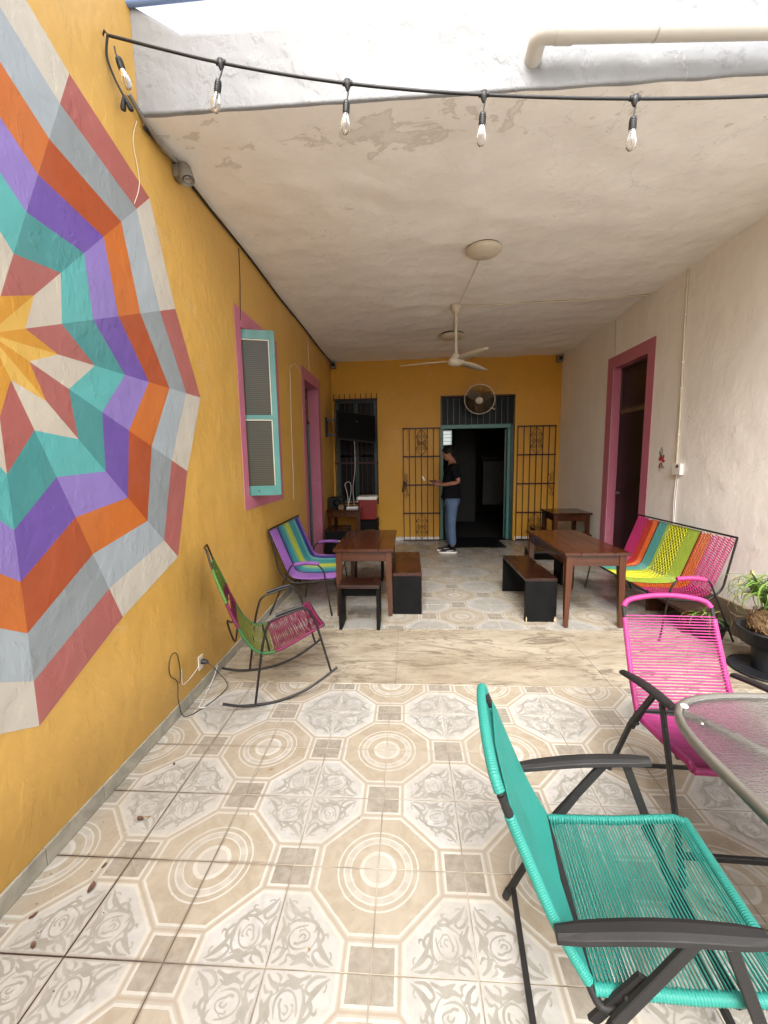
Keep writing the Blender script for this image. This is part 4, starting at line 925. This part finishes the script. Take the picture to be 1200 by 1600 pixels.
for L_, W_, dr in ((.30, .010, 2.0), (.38, .011, 2.7), (.24, .009, 1.3), (.42, .010, 3.3), (.18, .008, .8)):
    for mi in (0, 1): me = leafmesh(L_, W_, dr).obj('leaf', LM[mi]); protosL.append(me)
def plant(c, z, n, parent, rscale=1.0):
    for i in range(n):
        src = random.choice(protosL[0::2]) if random.random() < .82 else protosL[random.choice((3, 7, 1))]
        o = D.objects.new('leaf', src.data); S.collection.objects.link(o); o.parent = parent
        o.location = (c[0]+random.gauss(0, .012), c[1]+random.gauss(0, .012), z+random.uniform(-.02, .03))
        o.rotation_euler = (random.uniform(-.25, .25), random.uniform(-.45, .35), random.uniform(0, 2*pi)); k = random.uniform(.75, 1.15)*rscale; o.scale = (k, k*1.2, k)
PX, PY = 2.50, 2.86
t = thing('potted_plant', 'ponytail palm with drooping leaves in a large black pot by the right edge', 'potted plant', (PX, PY, 0))
MB().lathe([(0, .012), (.19, .012), (.20, .018), (.222, .020), (.226, .012), (.20, .001), (0, .001)], n=36).obj('saucer', M_blackp, t)
MB().lathe([(.085, .0125), (.088, .03), (.098, .16), (.10, .175), (.165, .20), (.178, .29), (.196, .292), (.198, .306), (.172, .306), (.16, .27), (0, .262)], n=36).obj('pot', M_blackp, t)
MB().lathe([(0, .272), (.165, .270)], n=24).obj('soil', simple('dark_soil', (.04, .028, .02), .95, bmp=1), t)
mb = MB(); random.seed(3)
mb.lathe([(.02, .255), (.10, .27), (.128, .32), (.125, .37), (.09, .42), (.05, .45), (0, .46)], n=24)
for i in range(240):
    a = random.uniform(0, 2*pi); z = random.uniform(.27, .44); r_ = .132*math.sqrt(max(.1, 1-((z-.33)/.14)**2)); d = random.uniform(-.5, .5)
    mb.tube([(r_*math.cos(a), r_*math.sin(a), z), ((r_+.006)*math.cos(a+d*.2), (r_+.006)*math.sin(a+d*.2), z+.012), (r_*math.cos(a+d*.4), r_*math.sin(a+d*.4), z+.022)], .0028, 4, caps=False)
mb.obj('fibrous_bulb', simple('coir_brown', (.20, .125, .06), .9, 0, .4, nsc=25), t)
plant((-.05, -.02), .47, 60, t, 1.15); plant((-.10, .03), .55, 34, t, .9); plant((.06, -.05), .50, 40, t, 1.1)
t = thing('potted_plant', 'smaller plant in a low black pot behind the big pot', 'potted plant', (2.48, 3.42, 0))
MB().lathe([(0, .001), (.10, .001), (.125, .10), (.14, .12), (.14, .13), (.12, .13), (.11, .10), (0, .10)], n=28).obj('pot', M_blackp, t)
plant((0, 0), .12, 26, t, .8)
for o in protosL: D.objects.remove(o)

# ------------------------------------------------------------------ overhead things
# fan
fx, fy_, = .587, 5.156
t = thing('ceiling_fan', 'cream three-bladed ceiling fan hanging on a long rod', 'ceiling fan', (fx, fy_, ZC))
MB().lathe([(.062, .01), (.066, -.015), (.052, -.06), (.034, -.09), (.02, -.095), (.014, -.10)], n=20).obj('canopy', M_cream, t)
MB().tube([(0, 0, -.09), (0, 0, -.56)], .016, 10).obj('rod', M_cream, t)
MB().lathe([(.016, -.54), (.035, -.545), (.05, -.57), (.075, -.60), (.098, -.625), (.10, -.64), (.085, -.665), (.045, -.685), (0, -.69)], n=24).obj('motor', M_cream, t)
for a in (172, 48, -68):
    mb = MB(); N = 9; vs = []; ca, sa_ = math.cos(rad(a)), math.sin(rad(a))
    for i in range(N):
        u_ = i/(N-1); r_ = .10+.58*u_; wd = (.035+.035*math.sin(pi*min(1, u_*1.15)**.8))*(1 if i < N-1 else .55)
        for q in (-1, 1):
            zz = -.625-.045*u_*0+q*wd*-.14-.02*u_
            vs.append((r_*ca-q*wd*sa_, r_*sa_+q*wd*ca, zz))
    vs2 = [(x, y, z-.005) for x, y, z in vs]; n2 = len(vs)
    mb.add(vs+vs2, [(2*i, 2*i+1, 2*i+3, 2*i+2) for i in range(N-1)]+[(n2+2*i+2, n2+2*i+3, n2+2*i+1, n2+2*i) for i in range(N-1)]+[(2*i, 2*i+2, n2+2*i+2, n2+2*i) for i in range(N-1)]+[(2*i+3, 2*i+1, n2+2*i+1, n2+2*i+3) for i in range(N-1)]+[(2*N-2, 2*N-1, n2+2*N-1, n2+2*N-2)], 0, True)
    mb.obj('fan_blade', M_cream, t)
for x, y, R1, lab in ((.665, 3.81, .152, 'round cream ceiling lamp nearest the front of the porch'), (.66, 6.26, .18, 'round cream ceiling lamp at the back, behind the fan rod')):
    t = thing('ceiling_lamp', lab, 'ceiling lamp', (x, y, ZC), group='round lamps on the porch ceiling')
    MB().lathe([(R1*.90, .02), (R1*.91, -.016)], n=36).obj('shadow_gap_ring', M_dgrey, t)  # dark ring added to draw the shadowed gap behind the diffuser rim
    MB().lathe([(R1*.88, -.012), (R1*.98, -.018), (R1*.995, -.034), (R1*.85, -.052), (R1*.5, -.068), (0, -.073)], n=36).obj('diffuser', M_cream, t)
def cable(name, pts, r, mat, lab, n=5, cat='cable', sm=5):
    o = MB().tube(smooth_path(pts, sm), r, n).obj(name, mat); return tag(o, lab, cat)
zc = ZC-.018
cable('ceiling_conduit', [(.60, 5.13, zc+.004), (1.0, 5.12, zc), (1.5, 5.10, zc+.003), (2.1, 5.06, zc-.002), (2.72, 4.99, zc)], .009, M_cream, 'thin cream conduit running across the ceiling from the fan to the right wall', cat='conduit')
cable('ceiling_cable', [(.60, 5.10, zc+.006), (.64, 4.5, zc+.008), (.665, 3.96, zc+.006)], .005, M_cream, 'short thin cable on the ceiling between fan and front lamp')
cable('ceiling_cable', [(.585, 5.22, zc+.006), (.62, 5.7, zc+.008), (.65, 6.08, zc+.006)], .005, M_cream, 'thin cable on the ceiling between fan and rear lamp')
random.seed(5)
def jig(p, a=.006): return tuple(c+random.uniform(-a, a) for c in p)
cable('edge_cable', [(XL+.02, 2.31, ZC-.05)]+[jig((XL+.016, y, ZC-.028-.01*math.sin(y*3))) for y in (2.45, 2.6, 3.0, 3.5, 4.0, 4.5, 5.0, 5.6, 6.2, 6.9, 7.6)], .010, M_cord, 'dark cable bundle along the top edge of the yellow wall')
cable('edge_cable', [(XL+.02, 2.2, ZC+.02), (XL+.03, 2.31, ZC-.03), (XL+.035, 2.42, ZC-.05), (XL+.04, 2.53, ZC-.05), (XL+.04, 2.58, ZC-.03)], .012, M_greybox, 'grey conduit sagging towards the box lamp by the roof edge', cat='conduit')
t = thing('box_lamp', 'small grey metal lamp fixture high on the yellow wall under the ceiling edge', 'lamp fixture', (XL, 2.63, ZC-.065)); 
MB().box(.004, .05, -.05, .05, -.05, .05).obj('back_plate', M_greybox, t, .006)
axb = Matrix.Rotation(rad(165), 3, 'X') @ Matrix.Rotation(rad(20), 3, 'Y')
MB().lathe([(0, -.06), (.048, -.06), (.052, -.05), (.052, .055), (.046, .06), (.042, .045), (0, .045)], (.085, -.01, -.02), 20, axis=axb).obj('lamp_body', M_greybox, t)
MB().lathe([(.026, .047), (.029, .052), (.022, .056), (.018, .05), (0, .05)], (.085, -.01, -.02), 16, axis=axb).obj('lens', simple('pitted_grey_lens', (.30, .28, .25), .5, .2, .4, nsc=60), t)
t.scale = (.8, .8, .8)
cable('thin_wire', [(XL+.012, 2.26, 3.25), (XL+.008, 2.22, 3.13), (XL+.008, 2.245, 3.0), (XL+.006, 2.24, 2.92), (XL+.006, 2.19, 2.82)], .0019, M_cream, 'thin cream wire hanging down over the upper edge of the mural')
cable('thin_wire', [(XL+.006, 3.555, 3.26), (XL+.006, 3.545, 3.0), (XL+.006, 3.505, 2.68)], .0035, M_cord, 'thin dark wire dropping to the top of the teal window')
cable('thin_wire', [(XL+.006, 5.46, 2.66), (XL+.006, 5.2, 2.70), (XL+.006, 4.95, 2.62), (XL+.006, 4.93, 2.5), (XL+.008, 4.90, 2.2), (XL+.006, 4.86, 1.06)], .0045, M_cream, 'cream wire hanging on the yellow wall between window and door')
cable('thin_wire', [(XL+.006, 5.9, 3.25), (XL+.006, 5.92, 2.78)], .004, M_cream, 'short cream wire above the left door frame')
# small boxes in the top corners of the back wall
for x, y, lab in ((2.665, YB-.06, 'small grey speaker box in the top right corner of the back wall'), (XL+.06, YB-.07, 'small grey speaker box in the top left corner of the back wall')):
    t = thing('corner_speaker', lab, 'speaker', (x, y, 3.225)); MB().box(-.045, .045, -.05, .055, -.055, .055).obj('case', M_greybox, t, .006)
    MB().box(-.028, .028, -.054, -.0505, -.03, .03).obj('grille_face', M_char, t)
# right wall conduits and switch
t = thing('wall_switch', 'white switch box on the right wall with trunking above and a cord below', 'switch', (XR, 4.32, 1.37))
MB().box(-.036, -.001, -.065, .065, -.058, .058).obj('switch_box', M_white, t, .006); MB().lathe([(0, .004), (.014, .003), (.016, 0)], (-.037, -.02, .03), 12, axis=Matrix.Rotation(-pi/2, 3, 'Y')).obj('button', M_dgrey, t)
MB().tube(smooth_path([(-.012, .03, .06), (-.012, .035, .7), (-.012, .055, 1.3), (-.012, .065, 1.92)], 4), .011, 6).obj('trunking', M_cream, t)
for z in (.35, .8, 1.05, 1.5): MB().box(-.026, -.001, .014+z*.02, .05+z*.02, z-.006, z+.006).obj('clip', M_white, t, .001)
MB().tube(smooth_path([(-.01, .02, -.06), (-.01, .035, -.3), (-.01, .02, -.6)], 4), .0055, 6).tube(smooth_path([(-.01, -.01, -.06), (-.01, .01, -.3), (-.01, .0, -.6)], 4), .0045, 6).obj('cord', M_white, t)
cable('wall_conduit', [(XR-.010, 5.79, 3.28), (XR-.010, 5.77, 3.0), (XR-.010, 5.75, 2.82)], .008, M_cream, 'thin cream conduit down to the pink door frame on the right wall', cat='conduit')
# faded flower decal
t = thing('flower_decal', 'faded red flower decal stuck on the white wall beside the pink door frame', 'wall decal', (XR-.0022, 4.62, 1.46))
def petalyz(cy, cz, a, L_, W_):
    P = []
    for i in range(9):
        u_ = i/8; w_ = W_*math.sin(pi*u_)**.8; P.append((u_*L_, w_))
    for i in range(7, 0, -1): u_ = i/8; P.append((u_*L_, -W_*math.sin(pi*u_)**.8))
    c, s = math.cos(a), math.sin(a); return [(0, cy+c*x-s*y, cz+s*x+c*y) for x, y in P]
cr, cg, cb = simple('decal_red', (.42, .03, .04), .6), simple('decal_green', (.10, .14, .09), .6), simple('decal_grey', (.50, .48, .45), .6)
k = 0
for a, L_, W_, m_, nm, cy, cz in ((2.2, .075, .017, cr, 'petal', 0, 0), (1.0, .07, .02, cr, 'petal', 0, 0), (.3, .06, .018, cr, 'petal', 0, 0), (3.2, .06, .018, cr, 'petal', 0, -.005), (-.9, .085, .02, cr, 'petal', -.005, -.02), (-2.1, .065, .02, cg, 'leaf', .01, -.03), (-2.6, .07, .014, cb, 'leaf', .0, -.05), (1.35, .12, .012, cb, 'leaf', -.02, .03), (1.8, .12, .014, cb, 'leaf', .04, .03), (.8, .11, .01, cg, 'leaf', -.02, .02), (-1.5, .10, .007, cb, 'leaf', .01, -.03)):
    P = petalyz(cy, cz, a, L_, W_); P = [(-k*.00015, y, z) for _, y, z in P]; MB().add(P, [tuple(range(len(P)))]).obj(nm, m_, t); k += 1

# pvc drain pipe
t = thing('drain_pipe', 'thick cream drain pipe with an elbow running along the white roof beam', 'drain pipe', (1.2, YF-.09, 3.45))
yp = -.015
el = fillet([(-.575, .095, -.02), (-.575, yp, .003), (-.48, yp, -.002)], .08, 7)
MB().tube(el, .041, 20).obj('elbow', M_pvc, t)
MB().tube([(-.50, yp, -.001), (-.42, yp, -.005)], .0435, 20).obj('pipe_collar', M_pvc, t)
MB().tube([(-.50, yp, -.001), (1.5, yp, -.099)], .0395, 20).obj('pipe', M_pvc, t)
for x in (-.06, .55): MB().tube([(x, yp, -.0255-.049*x), (x+.010, yp, -.026-.049*x)], .0405, 18).obj('pipe_strap', simple('strap_grey', (.35, .33, .3), .5), t)
tag(MB().tube([(XL-.04, YF-.02, 3.795), (-.6, YF-.02, 3.81)], .016, 10).obj('blue_pipe', M_bluep), 'thin blue painted pipe crossing the top left corner above the roof beam', 'pipe')
# sky is the open air above the beam

# ------------------------------------------------------------------ string lights
YS = 2.05; off = (0, YS, 3.2)
t = thing('string_lights', 'black string of clear bulbs hung across the patio from the yellow wall', 'string lights', off)
nodes = [(-1.350, 3.446), (-.8296, 3.300), (-.255, 3.181), (.3493, 3.0985), (.9977, 3.0435), (1.62, 3.02), (2.25, 3.03), (2.7, 3.06)]
MB().tube(smooth_path([(x, YS, z) for x, z in nodes], 8), .0065, 6).obj('cable', M_cord, t, 0, off)
MB().tube(smooth_path([(XL, 2.07, 3.465), (XL+.014, 2.06, 3.475), (XL+.024, YS, 3.462), (-1.348, YS, 3.448)], 5), .004, 5).obj('hook', M_iron, t, 0, off)
def glass_bulb():
    m = NT('clear_bulb_glass'); return m.fin((1, .99, .97), .05, trans=.95, ior=1.25)
M_bulb = glass_bulb(); M_fil = simple('filament_amber', (.7, .5, .25), .4)
for i, (x, z) in enumerate([(-1.322, 3.40)]+nodes[1:6]):
    tilt = Matrix.Rotation(rad((-3, 12, 5, 3, 2, -4)[i]), 3, 'Y')
    if i == 0: tilt = Matrix.Rotation(rad(-16), 3, 'Y')
    sk = D.objects.new('socket', None)
    o0 = Vector((x, YS, z))
    if i: MB().lathe([(0, .012), (.016, .01), (.014, -.012), (.006, -.03)], o0, 10).tube([o0+Vector((-.022, 0, .002)), o0+Vector((.022, 0, 0))], .0105, 8).obj('cable_joint', M_cord, t, 0, off)
    p1 = o0+tilt @ Vector((0, 0, -.075 if i else -.055))
    MB().tube(smooth_path([o0, o0+Vector((.004, 0, -.03)), p1], 4), .0035, 5).obj('drop_cord', M_cord, t, 0, off)
    s_ = MB().lathe([(.004, .006), (.013, .002), (.0145, -.006), (.0145, -.046), (.0135, -.05), (0, -.05)]+[], p1, 14, axis=tilt)
    for q in range(4): s_.tube([p1+tilt @ Vector((.015*math.cos(a), .015*math.sin(a), -.012-q*.009)) for a in [2*pi*k/12 for k in range(12)]], .0012, 4, closed=True)
    s_ = s_.obj('socket', M_cord, t, 0, off)
    b = MB().lathe([(.0125, -.049), (.0135, -.058), (.0175, -.072), (.0215, -.088), (.0225, -.10), (.019, -.116), (.011, -.128), (0, -.133)], p1, 18, axis=tilt).obj('bulb', M_bulb, s_, 0, off)
    MB().tube([p1+tilt @ Vector((.005*math.cos(k*1.6), .005*math.sin(k*1.6), -.06-.045*k/9)) for k in range(10)], .0011, 4).tube([p1+tilt @ Vector((0, 0, -.05)), p1+tilt @ Vector((0, 0, -.108))], .0011, 4).lathe([(0, -.05), (.007, -.051), (.005, -.062), (0, -.064)], p1, 8, axis=tilt).obj('filament', M_fil, s_, 0, off)
mb = MB().tube(smooth_path([(-1.35, YS, 3.445), (-1.375, YS+.02, 3.38), (-1.365, YS+.05, 3.31), (-1.34, YS+.07, 3.25)], 6), .0055, 6); mb.obj('tail_cord', M_cord, t, 0, off)
for a, b in (((-1.34, YS+.07, 3.255), (-1.352, YS+.075, 3.205)), ((-1.34, YS+.07, 3.255), (-1.322, YS+.085, 3.21))): MB().tube([a, b, Vector(b)+(Vector(b)-Vector(a))*.2], [.006, .014, .010], 8).obj('plug_end', M_cord, t, 0, off)

# ------------------------------------------------------------------ wall socket and its flex
off = (XL, 2.49, .2); t = thing('wall_socket', 'white wall socket with a plugged-in looping black flex near the skirting', 'socket', off)
MB().box(XL+.001, XL+.008, 2.465, 2.525, .15, .245).obj('face_plate', M_cream, t, .003, off)
MB().tube([(XL+.009, 2.50, .20), (XL+.04, 2.50, .20), (XL+.055, 2.50, .195)], [.017, .015, .006], 10).obj('plug', M_cord, t, 0, off)
MB().tube(smooth_path([(XL+.05, 2.50, .195), (-1.28, 2.50, .14), (-1.22, 2.52, .03), (-1.235, 2.42, .006), (-1.29, 2.26, .006), (-1.345, 2.20, .012), (XL+.02, 2.19, .12), (XL+.012, 2.21, .22), (XL+.008, 2.155, .29), (XL+.008, 2.15, .36), (XL+.008, 2.185, .405), (XL+.008, 2.235, .38), (XL+.01, 2.25, .27), (XL+.012, 2.23, .20)], 6), .0026, 6).obj('flex', M_cord, t, 0, off)
MB().tube(smooth_path([(XL+.01, 2.46, .19), (XL+.008, 2.38, .17), (XL+.008, 2.28, .165), (XL+.008, 2.262, .20), (XL+.008, 2.268, .27)], 5), .0018, 5).obj('white_lead', M_white, t, 0, off)
MB().tube(smooth_path([(-1.36, 2.68, .08), (-1.355, 2.6, .03), (-1.33, 2.45, .008), (-1.30, 2.3, .008), (-1.26, 2.30, .008)], 5), .0022, 5).obj('white_lead', M_white, t, 0, off)

# fallen leaves and crumbs on the patio
random.seed(11)
for x, y, s_, lab in ((-1.150, 1.508, .034, 'dark dry leaf on the tiles near the yellow wall, farthest of the big ones'), (-1.125, 1.519, .020, 'small leaf shred beside the farthest dark leaf'), (-1.139, 1.222, .042, 'largest dark curled leaf on the floor in the lower left'),
                      (-1.155, 1.305, .022, 'short brown leaf just above the largest leaf'), (-1.268, 1.127, .024, 'reddish leaf crumb closest to the skirting in the lower left'), (-1.187, 1.826, .022, 'tan leaf fragment near the wall below the looping flex'),
                      (-.684, 1.810, .018, 'tiny tan leaf fragment in the middle of the patio'), (-.318, 1.076, .012, 'tiny black crumb on the pale tiles in the foreground'), (-.698, 1.552, .010, 'tiny tan crumb left of the middle circle tile'), (-1.19, 1.045, .026, 'curled twig-like leaf at the lower left grout line')):
    petal(x, y, .001, lab, s_, (.09, .04, .025) if s_ > .02 else (.28, .16, .07), 'dry_leaf', 'leaf')

mb = MB()
for i in range(150):
    x = XL+.02+abs(random.gauss(0, .22)) if random.random() < .7 else random.uniform(XL+.05, 2.2); y = random.uniform(.7, 3.4); r_ = random.uniform(.0012, .0035); a = random.uniform(0, 6)
    mb.add([(x+r_*math.cos(a+k*2.1)*random.uniform(.6, 1.6), y+r_*math.sin(a+k*2.1)*random.uniform(.6, 1.6), .0019) for k in range(3)]+[(x, y, .0019+r_*.5)], [(0, 1, 3), (1, 2, 3), (2, 0, 3)])
tag(mb.obj('floor_grit', simple('dark_grit', (.07, .045, .03), .9)), 'scattered grit and tiny crumbs on the patio floor', 'grit', None, 'stuff')
# ------------------------------------------------------------------ the man
def skin(name, verts, edges, radii, mat, parent, root=0, sub=2):
    me = D.meshes.new(name); me.from_pydata(verts, edges, []); o = D.objects.new(name, me); S.collection.objects.link(o)
    m1 = o.modifiers.new('s', 'SKIN'); sv = me.skin_vertices[0].data
    for i, r_ in enumerate(radii): sv[i].radius = r_ if isinstance(r_, tuple) else (r_, r_); sv[i].use_root = (i == root)
    m2 = o.modifiers.new('d', 'SUBSURF'); m2.levels = sub; m2.render_levels = sub
    bpy.context.view_layer.update(); dg = bpy.context.evaluated_depsgraph_get(); ne = D.meshes.new_from_object(o.evaluated_get(dg))
    D.objects.remove(o); ne.materials.clear(); ne.materials.append(mat)
    for p in ne.polygons: p.use_smooth = True
    q = D.objects.new(name, ne); S.collection.objects.link(q); q.parent = parent; return q
man = thing('person', 'man in black t-shirt and faded jeans standing at the doorway holding a phone', 'person', (.70, 6.69, 0))
# local: faces -X
M_skin = simple('brown_skin', (.27, .125, .075), .55, 0, .06); M_tee = simple('black_cotton', (.006, .006, .008), .9, 0, .2, spec=.08); M_jean = denim(); M_hair = simple('black_hair', (.005, .004, .004), .6, spec=.15)
V = [(0, 0, .90), (.0, 0, 1.05), (.0, 0, 1.22), (.02, 0, 1.38), (.01, 0, 1.46), (-.015, 0, 1.53), (-.03, 0, 1.60),
     (.02, -.17, 1.40), (.095, -.20, 1.15), (-.13, -.14, 1.11), (-.19, -.11, 1.12),
     (.02, .17, 1.40), (.07, .20, 1.16), (-.14, .12, 1.13), (-.22, .08, 1.15),
     (0, -.09, .86), (-.01, -.09, .48), (.015, -.09, .09), (0, .09, .86), (-.02, .09, .48), (-.01, .09, .09)]
Ed = [(0, 1), (1, 2), (2, 3), (3, 4), (4, 5), (5, 6), (3, 7), (7, 8), (8, 9), (9, 10), (3, 11), (11, 12), (12, 13), (13, 14), (0, 15), (15, 16), (16, 17), (0, 18), (18, 19), (19, 20)]
Rr = [(.10, .11), (.085, .10), (.09, .11), (.10, .13), (.055, .06), (.05, .05), (.05, .05), .055, .042, .03, .024, .055, .042, .03, .024, .08, .055, .04, .08, .055, .04]
skin('body', V, Ed, Rr, M_skin, man)
mb = MB(); prof = [(0, -.125), (.045, -.115), (.068, -.075), (.078, -.02), (.083, .03), (.075, .075), (.045, .105), (0, .115)]
mb.lathe(prof, (0, 0, 0), 20); mb.v = [(x*1.18-(.012 if z < -.05 else 0), y*.92, z) for x, y, z in mb.v]
hd = Matrix.Rotation(rad(-12), 3, 'Y'); mb.tube([(-.088, 0, .0), (-.112, 0, -.032), (-.09, 0, -.045)], [.008, .015, .010], 6)
mb.tube([(-.082, -.018, -.072), (-.090, 0, -.071), (-.082, .018, -.072)], .007, 5)
mb.v = [tuple(hd @ Vector(v)+Vector((-.045, 0, 1.61))) for v in mb.v]; mb.obj('head', M_skin, man)
for s in (-1, 1):
    MB().lathe([(0, .012), (.02, .006), (.024, -.004), (0, -.01)], (-.035, s*.076, 1.60), 10, axis=Matrix.Rotation(s*pi/2, 3, 'X')).obj('ear', M_skin, man)
    MB().lathe([(0, .007), (.007, 0), (0, -.007)], (-.137, s*.028, 1.605), 8).obj('eye', M_hair, man)
mb = MB(); mb.lathe([(.086, -.035), (.092, .0), (.094, .035), (.086, .08), (.055, .115), (0, .127)], (0, 0, 0), 20); mb.v = [(x*1.17+.014, y*.95, z+(-.04 if x > 0 else .028)*(z < .05)) for x, y, z in mb.v]
mb.v = [tuple(hd @ Vector(v)+Vector((-.045, 0, 1.61))) for v in mb.v]; mb.obj('hair', M_hair, man)
Vs = [(.0, 0, .90), (.0, 0, 1.04), (.0, 0, 1.22), (.018, 0, 1.36), (.01, 0, 1.435), (.02, -.17, 1.385), (.075, -.20, 1.20), (.02, .17, 1.385), (.06, .20, 1.21)]
skin('t_shirt', Vs, [(0, 1), (1, 2), (2, 3), (3, 4), (3, 5), (5, 6), (3, 7), (7, 8)], [(.165, .185), (.155, .175), (.15, .175), (.145, .18), (.075, .08), .088, .086, .088, .086], M_tee, man, 1)
Vj = [(0, 0, .93), (.005, -.085, .80), (-.01, -.09, .46), (.02, -.09, .10), (.0, .085, .80), (-.03, .09, .46), (-.01, .09, .10)]
skin('jeans', Vj, [(0, 1), (1, 2), (2, 3), (0, 4), (4, 5), (5, 6)], [(.125, .14), .105, .075, .062, .105, .075, .062], M_jean, man)
for s, dx in ((-1, 0), (1, -.02)):
    MB().lathe([(0, .02), (.03, .02), (.045, .045), (.04, .08), (.028, .10)], (dx+.01, s*.09, 0), 12).obj('ankle', M_tee, man)
    mb = MB(); vs = []; N = 9
    for i in range(N):
        u_ = i/(N-1); x = .075-.275*u_; w_ = .038+.010*math.sin(pi*u_); h = .075-.04*u_**1.5
        if i in (0, N-1): w_ *= .6; h *= .75
        vs += [(x+dx, s*.09-w_, .022), (x+dx, s*.09-w_*.75, h), (x+dx, s*.09+w_*.75, h), (x+dx, s*.09+w_, .022)]
    mb.add(vs, [(4*i+k, 4*i+(k+1) % 4, 4*i+4+(k+1) % 4, 4*i+4+k) for i in range(N-1) for k in range(4)]+[(3, 2, 1, 0), (4*N-4, 4*N-3, 4*N-2, 4*N-1)], 0, True); sh = mb.obj('shoe', simple('black_canvas', (.02, .018, .016), .8), man)
    mb = MB(); vs = []
    for i in range(N):
        u_ = i/(N-1); x = .078-.282*u_; w_ = (.040+.010*math.sin(pi*u_))*(.6 if i in (0, N-1) else 1)
        vs += [(x+dx, s*.09-w_, .001), (x+dx, s*.09-w_, .023), (x+dx, s*.09+w_, .023), (x+dx, s*.09+w_, .001)]
    mb.add(vs, [(4*i+k, 4*i+(k+1) % 4, 4*i+4+(k+1) % 4, 4*i+4+k) for i in range(N-1) for k in range(4)]+[(3, 2, 1, 0), (4*N-4, 4*N-3, 4*N-2, 4*N-1)]); mb.obj('sole', M_white, man)
    MB().bar((dx-.02, s*.09-.049*1, .04), (dx-.09, s*.09-.049, .035), .004, .012).bar((dx+.02, s*.09-.047, .05), (dx-.02, s*.09-.047, .038), .004, .008).obj('shoe_stripe', M_white, man)
def hand(wx, wy, wz, s):
    mb = MB(); pv = [(wx, wy, wz), (wx-.035, wy, wz), (wx-.075, wy, wz-.002)]; mb.tube(pv, [.022, .036, .030], 8)
    for k, L_ in enumerate((.060, .068, .064, .050)):
        y = wy-.027+.018*k; b = (wx-.072, y, wz); mb.tube([b, (wx-.072-L_*.5, y, wz+.004), (wx-.075-L_*.75, y, wz+.018), (wx-.070-L_*.72, y, wz+.034)], [.0095, .009, .008, .006], 6)
    mb.tube([(wx-.02, wy+s*.028, wz), (wx-.05, wy+s*.045, wz+.012), (wx-.08, wy+s*.035, wz+.026)], [.011, .010, .007], 6); mb.obj('hand', M_skin, man)
hand(-.19, -.11, 1.12, 1); hand(-.22, .08, 1.15, -1)
t = thing('phone', 'slim phone held out in the hands of the standing man', 'phone', (.70-.33, 6.69-.03, 1.165)); mb = MB().box(-.04, .075, -.038, .038, 0, .009); mb.obj('case', M_blackp, t, .003)
MB().box(-.036, .071, -.034, .034, .0092, .0098).obj('screen', simple('phone_glass', (.05, .05, .06), .1), t)
tag(MB().box(.24, .262, 6.62, 6.70, 1.175, 1.245, rot=Matrix.Rotation(rad(-25), 3, 'Y')).obj('paper_slip', M_white), 'small white paper slip held just in front of the phone', 'paper')

# groups of look-alikes
for o in list(D.objects):
    if o.parent is None and o.get('category') and not o.get('group'):
        g_ = {'table': 'wooden tables', 'bench': 'black sided benches and stools', 'stool': 'black sided benches and stools', 'loveseat': 'striped loveseats', 'chair': 'folding garden chairs', 'grille': 'iron door grilles',
              'potted plant': 'potted plants by the right wall', 'leaf': 'dry leaves on the patio floor', 'petal': 'petals on the glass table', 'skirting': 'skirtings'}.get(o['category'])
        if g_ and o.name.split('.')[0] not in ('glass_table', 'desk'): o['group'] = g_
